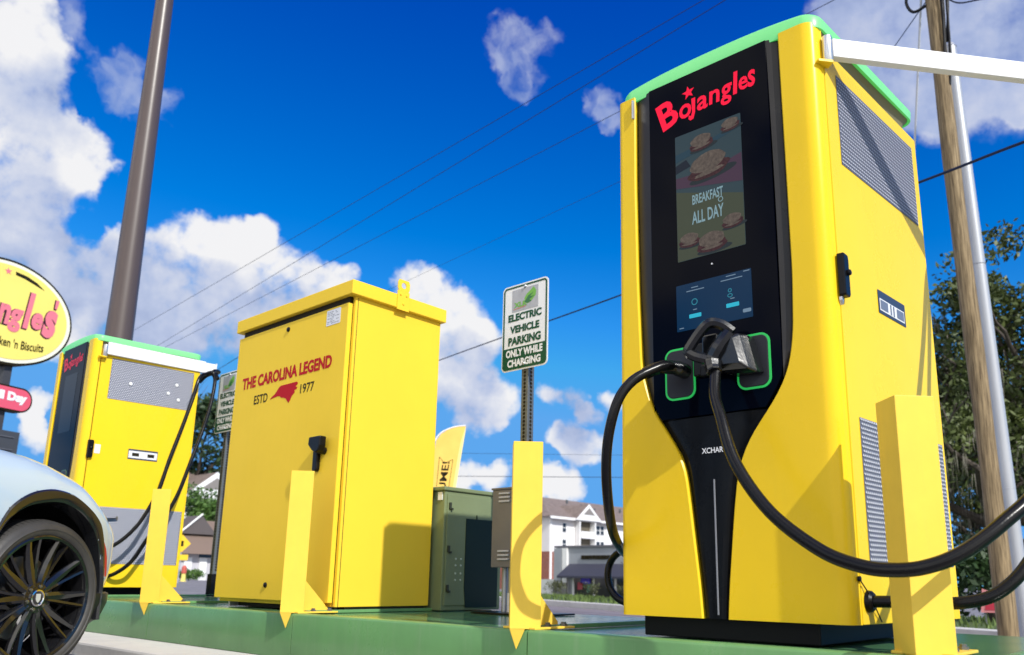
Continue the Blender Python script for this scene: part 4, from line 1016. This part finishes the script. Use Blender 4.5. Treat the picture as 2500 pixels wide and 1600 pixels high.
# ------------------------------------------------------------------ car
def car():
    yaw = R(-27); f = Vector((math.sin(yaw), math.cos(yaw), 0)); n = Vector((f.y,-f.x,0)); up = Vector((0,0,1))
    H = Vector((-4.558,1.504,0)); GZ = .07; WC = .454; W2 = .98
    t = thing('parked_car', 'pale blue car with black multi-spoke wheels nosed in at the left edge', 'car', (H.x,H.y,GZ))
    P = lambda s, w, z: H+f*s-n*w+up*z            # w = inset from the near side
    # near side skin in plan, from tail to nose centre : (s, w)
    plan = [(-3.95,.35),(-3.85,.16),(-3.6,.05),(-3.2,.01)]+[(-3.0+.12*i,0) for i in range(22)]
    x = -.42
    while x < .22: plan.append((x,0)); x += .03
    plan += [(.24,.001),(.28,.004),(.32,.010),(.36,.018),(.40,.030),(.44,.046),(.48,.066),(.52,.090),(.555,.118),(.585,.15),(.615,.20),(.645,.27),(.675,.37),(.70,.50),(.72,.68),(.73,.98)]
    crest = [(-3.95,1.05),(-3.5,1.12),(-1.2,1.14),(-.6,1.175),(-.37,1.165),(-.10,1.142),(.03,1.118),(.135,1.088),(.264,1.050),(.31,1.02),(.375,.975),(.44,.935),(.52,.90),(.60,.89),(.73,.885)]
    sill = [(-3.95,.45),(-3.6,.35),(-.5,.28),(.2,.30),(.36,.47),(.40,.475),(.73,.475)]
    NZ = 16
    def inset(v):     # v 0..1 from sill to crest
        return .030*(1-v/.35)**2*(1 if v < .35 else 0)+(.13*((v-.55)/.45)**3.0 if v > .55 else 0)
    def skin(near):
        rows = []
        for i, (s, w) in enumerate(plan):
            a = plan[max(i-1,0)]; b = plan[min(i+1,len(plan)-1)]
            d = Vector((b[0]-a[0], b[1]-a[1])).normalized(); nn = Vector((-d.y, d.x))      # inward
            z0, z1 = interp(sill,s), interp(crest,s); row = []
            for k_ in range(NZ+1):
                v = k_/NZ; q = inset(v)
                ss, ww = s+nn.x*q, w+nn.y*q
                if not near: ww = 2*W2-ww
                row.append(P(ss, ww, z0+(z1-z0)*(1-(1-v)**1.15)))
            rows.append(row)
        return rows
    arch = [(-.385,-.12),(-.372,.10),(-.345,.25),(-.306,.348),(-.257,.430),(-.167,.496),(-.066,.527),(.023,.530),(.121,.510),(.229,.454),(.317,.385),(.368,.292),(.405,.159),(.425,.033),(.43,-.12)]
    archd = [(p.x, p.y) for p in catmull([(a,b,0) for a, b in arch], 8)]
    def in_arch(p):
        r_ = p-H; s = r_.dot(f); z = r_.z-WC
        for c0 in (0, -2.95):
            q = s-c0
            if abs(q) > .5: continue
            lo = [a for a in arch if a[1] >= -.2]
            # radial test
            ang = math.atan2(z, q); rad = math.hypot(q, z)
            best = min(archd, key=lambda a: abs(math.atan2(a[1], a[0])-ang))
            if rad < math.hypot(best[0], best[1])-.020 and z > -.4: return True
        return False
    nr, fr = skin(True), skin(False)
    m = MB()
    for rows, near in ((nr,True),(fr,False)):
        for i in range(len(rows)-1):
            for k_ in range(NZ):
                q = [rows[i][k_],rows[i][k_+1],rows[i+1][k_+1],rows[i+1][k_]]
                c = sum(q, Vector())/4
                if near and abs((c-H).dot(f)) < 4 and ((c-H).dot(-n) < .12) and in_arch(c): continue
                m.add(q, [(0,1,2,3)])
    # bonnet and deck across
    rows = []
    for a, b in zip(nr, fr):
        p, q = a[-1], b[-1]; row = []
        for k_ in range(13):
            u = k_/12; c = 1-abs(2*u-1)**3.0
            row.append(p+(q-p)*u+up*(.055*c))
        rows.append(row)
    m.loft(rows)
    ob = m.build('body', BODY, t, smooth=True, ang=60)
    bm = bmesh.new(); bm.from_mesh(ob.data); bmesh.ops.remove_doubles(bm, verts=bm.verts, dist=.0005); bmesh.ops.recalc_face_normals(bm, faces=bm.faces); bm.to_mesh(ob.data); bm.free()
    ob.data.shade_smooth(); ob.data.set_sharp_from_angle(angle=R(60))
    # greenhouse
    g = MB(); R1 = []; R2 = []
    base = [(-3.7,.30),(-3.2,.16),(-1.2,.13),(-.75,.25),(-.55,.60),(-.50,.98)]; top = [(-3.1,.42),(-2.9,.34),(-1.6,.32),(-1.42,.40),(-1.35,.65),(-1.33,.98)]
    full = lambda L_: L_+[(s,2*W2-w) for s, w in reversed(L_[:-1])]
    g.loft([[P(s,w,1.12) for s, w in full(base)],[P(s,w,1.62) for s, w in full(top)]], wrap=True)
    g.build('window_glass', CGLASS, t, smooth=True)
    g = MB(); g.loft([[P(s,w,1.62) for s, w in full(top)],[P(s*.98-.02,W2+(w-W2)*.9,1.67) for s, w in full(top)]], wrap=True)
    g.add([P(s*.98-.02,W2+(w-W2)*.9,1.67) for s, w in full(top)], [tuple(range(len(full(top))))]); g.build('roof', BODY, t, smooth=True)
    # lower bumper in black
    rows = []
    for s, w in [q for q in plan if q[0] >= .30]:
        k1 = 1 if s > .40 else .4
        rows.append([P(s-.06*k1,w+.07*k1,.31),P(s-.02,w+.02,.33),P(s+.004,w-.002,.42),P(s+.006,w-.002,.470),P(s-.004,w+.01,.478)])
    rows += [[p-n*0+(-n)*(2*(W2-(p-H).dot(-n))) for p in r_] for r_ in reversed(rows)]
    MB().loft(rows).build('bumper', mat('bumper_black', (.012,.013,.014), .38, spec=.25), t, smooth=True)
    # headlamp slit on the corner
    rows = []
    for s, w in [q for q in plan if .46 <= q[0] <= .70]: rows.append([P(s+.004,w-.004,.870),P(s+.006,w-.004,.882),P(s+.004,w-.002,.892)])
    MB().loft(rows).build('headlight', mat('lamp_dark', (.006,.007,.008), .25), t)
    # marker lamp
    mk = []
    for z, a, b in ((.560,.413,.430),(.60,.408,.430),(.66,.396,.424),(.705,.384,.410),(.740,.370,.385)):
        mk.append([P(a,.030-.006,z),P((a+b)/2,.028-.008,z),P(b,.042-.006,z)])
    MB().loft(mk).build('side_marker', AMBER, t, smooth=True)
    # arch trim : lip that turns into the well
    inner = [(-.36,-.12),(-.345,.08),(-.325,.22),(-.295,.30),(-.245,.375),(-.160,.435),(-.045,.466),(.045,.470),(.125,.450),(.205,.408),(.285,.340),(.340,.250),(.380,.135),(.400,.03),(.405,-.12)]
    for c0 in (0, -2.95):
        A3 = catmull([(a,b,0) for a, b in arch],4); I3 = catmull([(a,b,0) for a, b in inner],4)
        off = lambda s: interp([(-9,0),(.24,.001),(.32,.010),(.40,.030),(.48,.066)], s)
        rows = []
        for a, i_ in zip(A3, I3):
            mx = (a+i_)/2
            rows.append([P(c0+a.x,off(a.x)-.001 if c0 == 0 else -.001,WC+a.y),P(c0+a.x*.99,(off(a.x) if c0==0 else 0)-.012,WC+a.y*.985),P(c0+mx.x,(off(mx.x) if c0==0 else 0)-.010,WC+mx.y),P(c0+i_.x,(off(i_.x) if c0==0 else 0)+.004,WC+i_.y),P(c0+i_.x*.97,.08,WC+i_.y*.97)])
        MB().loft(rows).build('arch_trim', ARCHM, t, smooth=True)
        rows = []
        for a in A3: rows.append([P(c0+a.x*.985,.03,WC+a.y*.985),P(c0+a.x*.985,.42,WC+a.y*.985)])
        w_ = MB().loft(rows); w_.add([P(c0+a.x,.42,WC+a.y) for a in A3], [tuple(range(len(A3)))]); w_.build('wheel_well', DARKV, t)
    # wheels
    def wheel(c0, w0, side):
        A = n*side; o = P(c0, w0, WC); ro, rr = .384, .302
        tp = MB().lathe([(rr-.004,.010),(rr+.004,.024),(rr+.022,.034),(rr+.026,.0335),(rr+.029,.037),(rr+.034,.037),(rr+.037,.033),(ro-.034,.030),(ro-.010,.008),(ro,-.03),(ro,-.19),(ro-.012,-.225),(ro-.04,-.24),(rr,-.22)], o, A, 72).build('wheel', TIRE, t, smooth=True, ang=50)
        gr = MB()
        for k_ in range(5): gr.lathe([(ro+.0008,-.045-.034*k_),(ro+.0008,-.053-.034*k_)], o, A, 72)
        uu, vv = f*1.0, up
        for k_ in range(84):
            a = 2*math.pi*k_/84; d = uu*math.cos(a)+vv*math.sin(a); tq = A.cross(d)
            c = o+d*(ro-.003)+A*.000
            gr.add([c-tq*.0022-A*.030+d*.0042, c+tq*.0022-A*.030+d*.0042, c+tq*.0022+A*.0105-d*.0085, c-tq*.0022+A*.0105-d*.0085], [(0,1,2,3)])
        gr.build('tread_groove', DARKV, tp)
        MB().lathe([(rr+.004,.022),(rr-.004,.026),(rr-.016,.022),(rr-.024,.004),(rr-.030,-.05),(rr-.036,-.19)], o, A, 64).build('rim', RIMM, tp, smooth=True)
        MB().lathe([(0,-.11),(.20,-.11),(.205,-.115),(.205,-.13),(0,-.13)], o, A, 40).build('brake_disc', mat('brake_steel', (.25,.25,.26), .3, metal=.9), tp)
        MB().lathe([(0,-.20),(rr-.034,-.20)], o, A, 40).build('rim_back', DARKV, tp)
        u = f*1.0; v = up
        rad = lambda a: (u*math.cos(a)+v*math.sin(a))
        for k_ in range(20):
            a = 2*math.pi*k_/20+.11+(.045 if k_ % 2 else -.045); wide = k_ % 2 == 0
            d = rad(a); q = A.cross(d)*(1 if wide else -1)
            sp1 = MB(); w1, w2 = (.021,.013) if wide else (.009,.009)
            rows = []
            for r_, ax, ww, tw in ((.055,-.006,w1*.9,.0),(.10,-.010,w1,.004),(.17,-.006,(w1+w2)*.55,.008),(.24,.004,w2,.008),(rr-.012,.016,w2*.9,.004)):
                c = o+d*r_
                rows.append([c+q*ww+A*(ax-.022),c+q*ww+A*(ax-tw),c+q*ww*.2+A*(ax+.006),c-q*ww+A*(ax+.002),c-q*ww+A*(ax-.03)])
            sp1.loft(rows).build('spoke', RIMM, tp, smooth=True, ang=25)
        MB().lathe([(0,.0),(.072,-.002),(.080,-.012),(.082,-.05)], o, A, 32).build('hub', RIMM, tp, smooth=True)
        for k_ in range(6):
            c = o+rad(2*math.pi*k_/6+.3)*.056; MB().lathe([(0,.006),(.009,.005),(.0105,-.002)], c, A, 6).build('wheel_nut', mat('nut_steel', (.20,.19,.16), .25, metal=.8), tp)
        MB().lathe([(.037,-.002),(.040,.008),(.034,.010),(.031,.006)], o, A, 32).build('cap_ring', CHROME, tp, smooth=True)
        MB().lathe([(0,.006),(.0335,.006)], o, A, 24).build('hub_cap', mat('cap_dark', (.03,.03,.035), .2), tp)
        e = MB().prism([(-.013,.020),(.013,.020),(.013,-.006),(.007,-.017),(0,-.022),(-.007,-.017),(-.013,-.006)], o, f, up, A, .007, .010); e.build('cap_emblem', mat('emblem_silver', (.62,.64,.62), .3, metal=.3), tp)
    wheel(0, .035, 1); wheel(-2.95, .035, 1); wheel(0, 2*W2-.035, -1); wheel(-2.95, 2*W2-.035, -1)
    MB().box(0,0,0,0,0,0) if False else None
    fl = MB(); fl.add([P(-3.7,.2,.34),P(.55,.25,.34),P(.55,2*W2-.25,.34),P(-3.7,2*W2-.2,.34)], [(0,1,2,3)]); fl.build('underbody', DARKV, t)
    return t
car()

# ------------------------------------------------------------------ distant buildings
ROOF = mat('shingle_roof', (.20,.155,.135), .9, var=.25, vscale=1.2, bump=.4, bscale=6)
SIDING = mat('white_siding', (.74,.72,.72), .7, var=.03, vscale=.6, stretch=(.2,.2,8))
WTRIM = mat('white_trim', (.78,.78,.78), .6)
WIN = mat('window_glass', (.03,.035,.04), .1)
BRICK = brick_mat('red_brick', (.30,.085,.05), (.22,.06,.04), (.35,.28,.24), 1.0, .45, .15)
def facade_window(t, X, y, z, w, h):
    fr = MB().box(X, X+.06, y-w/2, y+w/2, z, z+h).build('window', WTRIM, t)
    MB().box(X+.055, X+.075, y-w/2+.10, y+w/2-.10, z+.10, z+h/2-.05).build('pane', WIN, fr)
    MB().box(X+.055, X+.075, y-w/2+.10, y+w/2-.10, z+h/2+.05, z+h-.10).build('pane', WIN, fr)
def apartment(X, y0, y1, depth, zg, zeave, zridge, label, rows, gables, brick_to, wins, bays):
    t = thing('apartment_building', label, 'apartment block', (X-depth/2,(y0+y1)/2,zg), 'distant white apartment blocks')
    MB().box(X-depth, X, y0, y1, brick_to, zeave).build('wall', SIDING, t)
    if brick_to > zg: MB().box(X-depth-.05, X+.05, y0-.05, y1+.05, zg, brick_to).build('brick_base', BRICK, t)
    e = 1.0; xm = X-depth/2; hip = depth*.45
    r = MB(); z0 = zeave
    A = [(X+e,y0-e,z0),(X+e,y1+e,z0),(X-depth-e,y1+e,z0),(X-depth-e,y0-e,z0),(xm,y0+hip,zridge),(xm,y1-hip,zridge)]
    r.add(A, [(0,1,5,4),(2,3,4,5),(0,4,3),(1,2,5),(0,3,2,1)])
    ro = r.build('roof', ROOF, t)
    MB().box(X+e-.02, X+e+.18, y0-e, y1+e, z0-.35, z0+.05).build('gutter', WTRIM, t)
    for q in range(9):
        yy = y0+hip+(y1-y0-2*hip)*(q+.5)/9
        MB().box(xm+depth*.22, xm+depth*.22+.3, yy, yy+.3, zridge-1.3-(q % 3)*.5, zridge-.6-(q % 3)*.5).build('roof_vent', DGALV, ro)
    for yc, w, h in gables:
        g = MB(); zb = zeave-.2
        g.add([(X+1.3,yc-w/2,zb),(X+1.3,yc+w/2,zb),(X+1.3,yc,zb+h),(xm,yc-w/2,zb),(xm,yc+w/2,zb),(xm,yc,zb+h)], [(0,1,2),(0,2,5,3),(1,4,5,2)])
        go_ = g.build('gable', ROOF, t)
        MB().prism([(yc-w/2,zb),(yc+w/2,zb),(yc,zb+h)], (X+1.31,0,0), (0,1,0), (0,0,1), (1,0,0), 0, .1).build('gable_face', WTRIM, go_)
        MB().prism([(yc-w*.22,zb+.35*h),(yc+w*.22,zb+.35*h),(yc,zb+.78*h)], (X+1.41,0,0), (0,1,0), (0,0,1), (1,0,0), 0, .05).build('gable_louvre', mat('gable_grey', (.22,.2,.19), .7), go_)
    for z in rows:
        for y in wins: facade_window(t, X, y, z, 1.1, 1.7)
        for y, w in bays:
            for k_ in (-1,0,1): facade_window(t, X, y+k_*w, z, w*.9, 1.75)
    return t
ap = apartment(-91, 106.3, 162, 20, -1.2, 11.0, 15.6, 'white apartment block with brown roof behind the grey shop', (8.5,5.7), [(115.5,7.4,2.9),(139,9,3.4)], 5.2, [110.2,124.5,130,150,156], [(119.8,1.25),(145,1.25)])
for yc in (115.5,):
    for z in (9.0,6.2):
        b = MB().box(-90.98,-90.9,yc-1.9,yc+1.9,z,z+1.65).build('balcony_recess', mat('recess_brown', (.10,.085,.06), .8), ap)
        MB().box(-90.9,-89.7,yc-2.0,yc+2.0,z-1.3,z-.1).build('balcony_rail', WTRIM, ap)
    for s_ in (-2.2,2.2): MB().box(-90.9,-89.9,yc+s_-.15,yc+s_+.15,5.2,11.0).build('balcony_post', WTRIM, ap)
for yc in (106.6,122.5,133): MB().box(-91.0,-90.85,yc-.25,yc+.25,-1.2,10.8).build('downspout', WTRIM, ap)
ap2 = apartment(-117.5, 40, 90, 20, -.2, 11.6, 16.6, 'white apartment block with brown roof at far left behind the shingled house', (9.2,6.2,3.0), [(59.5,10,4.0)], 1.0, [56.0,58.0,49,46], [(76,1.3)])
for z in (9.3,6.4): MB().box(-117.48,-117.35,60.3,63.5,z,z+2.2).build('balcony_recess', mat('recess_brown', (.10,.085,.06), .8), ap2); MB().box(-117.4,-116.2,60.0,66,z-1.4,z-.1).build('balcony_rail', WTRIM, ap2)

# shingled house at far left
hs = thing('shingled_house', 'low house with big brown shingle roof and dark dormer gable at far left', 'house', (-76,37,0))
X, y0, y1 = -72.5, 32.4, 41.5
MB().box(X-9, X, y0, y1, -.05, 2.5).build('wall', mat('grey_white_wall', (.50,.49,.52), .7, var=.05, vscale=1), hs)
r = MB(); A = [(X+.9,y0-.8,2.3),(X+.9,y1+.8,2.3),(X-9.9,y1+.8,2.3),(X-9.9,y0-.8,2.3),(X-4.5,y0-.2,5.6),(X-4.5,y1+.2,5.6)]
r.add(A, [(0,1,5,4),(2,3,4,5),(0,4,3),(1,2,5),(0,3,2,1)]); hr = r.build('roof', mat('old_shingles', (.19,.135,.105), .95, col2=(.09,.06,.05), vscale=2.2), hs)
d = MB(); d.add([(X-1.6,35.0,4.15),(X-1.6,38.5,4.15),(X-1.6,36.9,5.9),(X-4.4,35.0,4.15),(X-4.4,38.5,4.15),(X-4.4,36.9,5.9)], [(0,1,2),(0,2,5,3),(1,4,5,2),(0,3,4,1)]); d.build('dormer', mat('dormer_grey', (.10,.085,.085), .8), hr)
MB().tube([(X-1.5,34.8,4.1),(X-1.5,36.9,6.0)], .09, 6).build('dormer_trim', WTRIM, hr)
for yy in (35.2,36.6,37.9,39.4): MB().box(X, X+.12, yy-.35, yy+.35, .0, 2.0).build('door_panel', WTRIM, hs)
MB().box(X, X+.1, 36.2, 37.6, 2.02, 2.3).build('transom', WIN, hs)
MB().box(X+.0, X+.7, 40.6, 42.3, 0, 3.1).build('brick_pier', BRICK, hs); MB().box(X+.7, X+.85, 41.2, 41.5, 0, 3.0).build('white_post', WTRIM, hs)

# grey shop
sh = thing('grey_shop', 'single-storey grey shop with dark awning between the third guard post and the near charger', 'shop', (-47,71,-1))
Y0 = 65.3; SG = mat('grey_stucco', (.30,.32,.36), .8, var=.06, vscale=.5)
MB().box(-54.9,-37,Y0,Y0+12,-1.2,3.75).build('wall', SG, sh)
MB().box(-55.1,-36.9,Y0-.15,Y0+12.1,3.75,3.95).build('parapet', mat('dark_coping', (.12,.12,.14), .6), sh)
MB().box(-54.95,-54.0,Y0-.35,Y0,-1.2,3.7).build('pier', SG, sh); MB().box(-53.9,-53.3,Y0-.3,Y0,-1.2,3.7).build('column', WTRIM, sh)
MB().box(-54.97,-53.2,Y0-.45,Y0-.30,-1.2,.3).build('pier_base', mat('base_grey', (.20,.2,.19), .8), sh)
aw = MB(); aw.add([(-53.2,Y0,2.15),(-40.5,Y0,2.15),(-40.3,Y0-1.6,.95),(-53.5,Y0-1.6,.95),(-53.5,Y0-1.6,.75),(-40.3,Y0-1.6,.75),(-53.2,Y0,.9),(-40.5,Y0,.9)], [(0,1,2,3),(3,2,5,4),(0,3,4,6),(1,7,5,2)]); aw.build('awning', mat('navy_awning', (.035,.037,.06), .7), sh)
MB().box(-52.6,-41,Y0-.06,Y0-.01,-1.1,.85).build('shop_window', mat('shop_glass', (.03,.03,.035), .08), sh)
for xx in (-52.6,-50.0,-47.4,-44.8,-42.2): MB().box(xx-.12, xx+.12, Y0-.12, Y0-.03, -1.1, .85).build('mullion', WTRIM, sh)
random.seed(5)
x = -51.6
while x < -47.6:
    w = random.uniform(.22,.42)
    MB().box(x, x+w, Y0-.12, Y0, 2.58, 2.98).build('shop_letter', BLKP, sh)
    x += w+.1+(.3 if abs(x+50.0) < .2 else 0)
for xx, zz, w, h, c in ((-51.6,.25,1.2,.55,(.10,.07,.75)),(-52.0,-.35,.6,.7,(.45,.05,.08)),(-50.8,-.6,.7,.8,(.10,.35,.25)),(-46.4,-.6,1.2,.75,(.55,.15,.50)),(-45.2,-.55,.6,.6,(.45,.35,.6)),(-47.9,-.7,.5,.5,(.35,.25,.05))):
    MB().box(xx, xx+w, Y0-.16, Y0-.08, zz, zz+h).build('window_display', mat('display_%d' % int(xx*-10), c, .5), sh)
tag(MB().box(-60.5,-55.4,66.2,66.35,-1.1,.6).build('white_fence', WTRIM), 'low white board fence left of the grey shop', 'fence')

# ------------------------------------------------------------------ vegetation
def leaf_cloud(mb, c, rad, n, size, flat=.8):
    for _ in range(n):
        d = Vector((random.gauss(0,1), random.gauss(0,1), random.gauss(0,1))).normalized()*rad*random.random()**.45
        p = Vector(c)+Vector((d.x, d.y, d.z*flat))
        a = Vector((random.gauss(0,1), random.gauss(0,1), random.gauss(0,1))).normalized()
        b = a.cross(Vector((random.gauss(0,1), random.gauss(0,1), random.gauss(0,1)))).normalized()
        s = size*random.uniform(.6,1.3)
        mb.add([p-a*s,p+b*s*.45,p+a*s,p-b*s*.45], [(0,1,2,3)])
LEAFS = {}
def leafmat(name, c, c2):
    return mat(name, c, .55, vscale=.55, col2=c2, var=.1)
OAKL = leafmat('oak_leaf', (.105,.130,.028), (.030,.055,.013))
PINEL = leafmat('pine_leaf', (.035,.075,.020), (.012,.032,.010))
BRIGHTL = leafmat('bright_leaf', (.10,.20,.03), (.03,.08,.015))
MOSS = mat('spanish_moss', (.17,.16,.13), .9, var=.2, vscale=2)
BARK = mat('oak_bark', (.075,.06,.05), .9, var=.35, vscale=4, stretch=(4,4,.7), bump=.6, bscale=12)
def tree(base, h, spread, label, leaf, nclump=70, nleaf=90, lsize=.16, crad=1.0, moss=0, low=.35, trunk_r=.28, seed=1, name='tree', group=None):
    random.seed(seed)
    t = thing(name, label, 'tree', base, group)
    B = Vector(base); tr = MB(); tips = []
    def limb(p, d, ln, r, lv):
        pts = [p]; q = p; dd = d
        for i in range(4):
            dd = (dd+Vector((random.uniform(-.28,.28),random.uniform(-.28,.28),random.uniform(-.12,.2)))).normalized()
            q = q+dd*ln/4; pts.append(q)
        tr.tube(pts, [r*(1-.5*i/4) for i in range(5)], 8 if lv < 2 else 5)
        tips.append(q); tips.append(pts[3])
        if lv < 3:
            for _ in range(3 if lv < 2 else 2):
                a = random.uniform(0,6.28); e = random.uniform(.15,.75)
                nd = (Vector((math.cos(a)*math.cos(e), math.sin(a)*math.cos(e), math.sin(e)))+dd*.5).normalized()
                limb(pts[random.choice((2,3,4))], nd, ln*random.uniform(.55,.8), r*.5, lv+1)
    tr_top = B+Vector((random.uniform(-.2,.2), random.uniform(-.2,.2), h*low))
    tr.tube([B-Vector((0,0,.3)), B+Vector((0,0,h*low*.5)), tr_top], [trunk_r*1.25,trunk_r,trunk_r*.85], 12)
    for k_ in range(5):
        a = 2*math.pi*k_/5+random.uniform(-.4,.4); e = random.uniform(.35,1.1)
        limb(tr_top, Vector((math.cos(a)*math.cos(e), math.sin(a)*math.cos(e), math.sin(e))), h*.33, trunk_r*.55, 0)
    tr.build('trunk', BARK, t, smooth=True)
    cr = MB(); ms = MB()
    for k_ in range(nclump):
        if k_ < nclump*.55 and tips: c = random.choice(tips)+Vector((random.gauss(0,.4),random.gauss(0,.4),random.gauss(0,.4)))
        else:
            a = random.uniform(0,6.28); rr = spread*math.sqrt(random.random()); zz = h*(low+(1-low)*random.random()**.8)
            k2 = math.sqrt(max(.05, 1-((zz/h-(low+1)/2)/((1-low)/2+.12))**2))
            c = B+Vector((math.cos(a)*rr*k2, math.sin(a)*rr*k2, zz))
        v = Vector((c.x-B.x, c.y-B.y, 0)); 
        if v.length > spread: c = Vector((B.x,B.y,c.z))+v.normalized()*spread
        c.z = min(c.z, B.z+h-.2)
        leaf_cloud(cr, c, crad*random.uniform(.55,1.2), int(nleaf*random.uniform(.6,1.3)), lsize)
        if moss and random.random() < moss:
            for _ in range(16):
                p = c+Vector((random.gauss(0,.55),random.gauss(0,.55),random.gauss(-.4,.3))); l = random.uniform(.3,1.1)
                for q in range(2):
                    dx = random.gauss(0,.03); dy = random.gauss(0,.03)
                    ms.add([p+Vector((dx-.011,dy,0)), p+Vector((dx+.011,dy+.008,0)), p+Vector((dx*2.5+.002,dy*2,-l*random.uniform(.7,1)))], [(0,1,2)])
    cr.build('crown', leaf, t)
    if ms.v: ms.build('hanging_moss', MOSS, t)['kind'] = 'stuff'
    return t
def bush(base, rx, h, label, leaf, seed, name='bush', n=900, size=.07, group=None):
    random.seed(seed); m = MB(); B = Vector(base)
    for k_ in range(14):
        a = random.uniform(0,6.28); r_ = rx*random.random()*.7
        leaf_cloud(m, B+Vector((math.cos(a)*r_, math.sin(a)*r_, h*random.uniform(.3,.75))), h*.35, n//14, size)
    return tag(m.build(name, leaf), label, 'bush', group)
G = lambda x, y: (x, y, gz(x,y)+.1)
OG = 'live oaks beyond the street on the right'
tree(G(-9.5,30.5), 10.6, 5.2, 'dark mossy oak directly behind the right edge of the near charger', OAKL, 92, 230, .115, 1.0, .35, .30, .34, 11, 'oak_tree', OG)
tree(G(-6.2,27.5), 10.4, 3.6, 'dark mossy oak seen between the charger and the wooden pole', OAKL, 70, 220, .11, .9, .4, .26, .30, 23, 'oak_tree', OG)
tree(G(-3.0,28.5), 11.6, 4.6, 'tall dark oak with open crown right of the steel pole', OAKL, 62, 220, .115, .85, .3, .32, .36, 37, 'oak_tree', OG)
tree(G(-7.5,37), 9.6, 6.0, 'dim oak farther back filling the gaps between the nearer oaks', OAKL, 70, 150, .15, 1.1, .2, .22, .3, 41, 'oak_tree', OG)
tree(G(-15.5,34), 10.5, 5.0, 'dark oak mostly hidden behind the near charger', OAKL, 70, 90, .2, 1.2, .2, .3, .34, 43, 'oak_tree', OG)
for k_, (x, y, r_, h_, lb) in enumerate(((-8.6,26.0,1.8,2.2,'leafy undergrowth at the foot of the oaks beside the charger'),(-5.9,25.2,1.9,2.4,'leafy undergrowth at the foot of the oaks left of the wooden pole'),(-3.2,24.8,2.0,2.3,'leafy undergrowth at the foot of the oaks right of the steel pole'),(-11.5,29,2.2,2.6,'leafy undergrowth hidden behind the near charger'))):
    bush(G(x,y), r_, h_, lb, PINEL, 60+k_, 'undergrowth', 1500, .13, 'undergrowth beneath the oaks')
tree((-126,60.5,-.3), 27, 6.5, 'tall dark pine-like tree rising behind the far left apartment roof', PINEL, 70, 70, .55, 2.6, 0, .55, .5, 71, 'pine_tree')
tree((-91.2,45.2,-.3), 10.5, 2.6, 'bright green tree in front of the far left apartment block', BRIGHTL, 40, 70, .28, 1.3, 0, .35, .25, 72)
for k_, (d, s, lb) in enumerate(((70,-.9025,'round clipped shrub left of the yellow roadside post'),(70,-.8985,'clipped shrub right of the yellow roadside post'),(70,-.8950,'clipped shrub by the brick pier of the shingled house'))):
    y_ = math.sqrt(1-s*s); bush((d*s, d*y_, .0), .8, 1.0, lb, BRIGHTL, 80+k_, 'shrub', 700, .09, 'clipped shrubs in front of the shingled house')
bush((-40.2,60.0,gz(-40.2,60)+.1), 1.6, 4.6, 'sparse brown shrub before the right end of the grey shop', mat('dry_leaf', (.16,.10,.08), .8, var=.3, vscale=2), 91, 'dry_shrub', 500, .11)
for k_, x in enumerate((-50.5,-46.5,-42.8)):
    bush((x,60.2+k_*.3,gz(x,60.2)+.05), 1.3, 1.5, ('low flowering bush under the shop awning, leftmost','low flowering bush under the shop awning, in the middle','low flowering bush under the shop awning, next to the dry shrub')[k_], leafmat('olive_leaf', (.10,.11,.04), (.04,.05,.02)), 95+k_, 'flower_bush', 500, .10, 'bushes in front of the grey shop')
tl_ = MB()

# yellow diamond road sign, roadside post, red board
dsn = thing('diamond_sign', 'small yellow diamond road sign with plaque far left beyond the street', 'road sign', (-45.15,21.5,0))
o_ = Vector((-45.15,21.5,0)); u_ = Vector((-.43,-.903,0)).normalized()*-1; n_ = Vector((.903,-.43,0))
MB().tube([(-45.15,21.5,-.1),(-45.15,21.5,2.6)], .035, 8).build('post', GALV, dsn)
pn = MB().prism([(0,1.72),(.45,2.2),(0,2.68),(-.45,2.2)], o_, u_, (0,0,1), n_, .04, .06).build('diamond_panel', mat('sign_amber', (.80,.52,.02), .4), dsn)
MB().prism([(-.08,2.05),(.08,2.05),(.08,2.35),(-.08,2.35)], o_, u_, (0,0,1), n_, .062, .066).build('symbol', BLKP, pn)
MB().prism([(-.38,1.30),(.38,1.30),(.38,1.60),(-.38,1.60)], o_, u_, (0,0,1), n_, .04, .06).build('plaque', MATS['sign_amber'], dsn)
hyd = thing('roadside_post', 'small pale yellow roadside post with red top before the clipped shrubs', 'post', (-54.0,26.05,0))
MB().lathe([(.34,0),(.30,.05),(.16,.14),(.13,.6),(.0,.6)], (-54.0,26.05,-.02), (0,0,1), 14).build('base', mat('pale_yellow', (.75,.62,.16), .5), hyd)
MB().lathe([(.15,0),(.17,.05),(.16,.40),(.08,.52),(0,.54)], (-54.0,26.05,.58), (0,0,1), 14).build('cap', mat('faded_red', (.50,.10,.07), .5), hyd)
rbd = thing('red_board', 'small red slanted board with pale border in the shade beneath the oaks', 'board', (-4.55,20.0,gz(-4.55,20)))
ro_ = Vector((-4.55,20.0,gz(-4.55,20)+.12))
U3 = Vector((.97,.24,0)); N3 = Vector((.24,-.97,0))
MB().prism([(-.28,.28),(.45,.28),(.45,.50),(-.22,.78)], ro_, U3, (0,0,1), N3, 0, .03).build('frame', mat('board_pink', (.60,.22,.24), .5), rbd)
MB().prism([(-.20,.33),(.40,.33),(.40,.46),(-.15,.69)], ro_, U3, (0,0,1), N3, .031, .04).build('panel', mat('board_red', (.42,.02,.05), .45), rbd)
for u in (-.2,.35): MB().tube([tuple(ro_+U3*u-Vector((0,0,.2))), tuple(ro_+U3*u+Vector((0,0,.3)))], .02, 6).build('leg', DGALV, rbd)
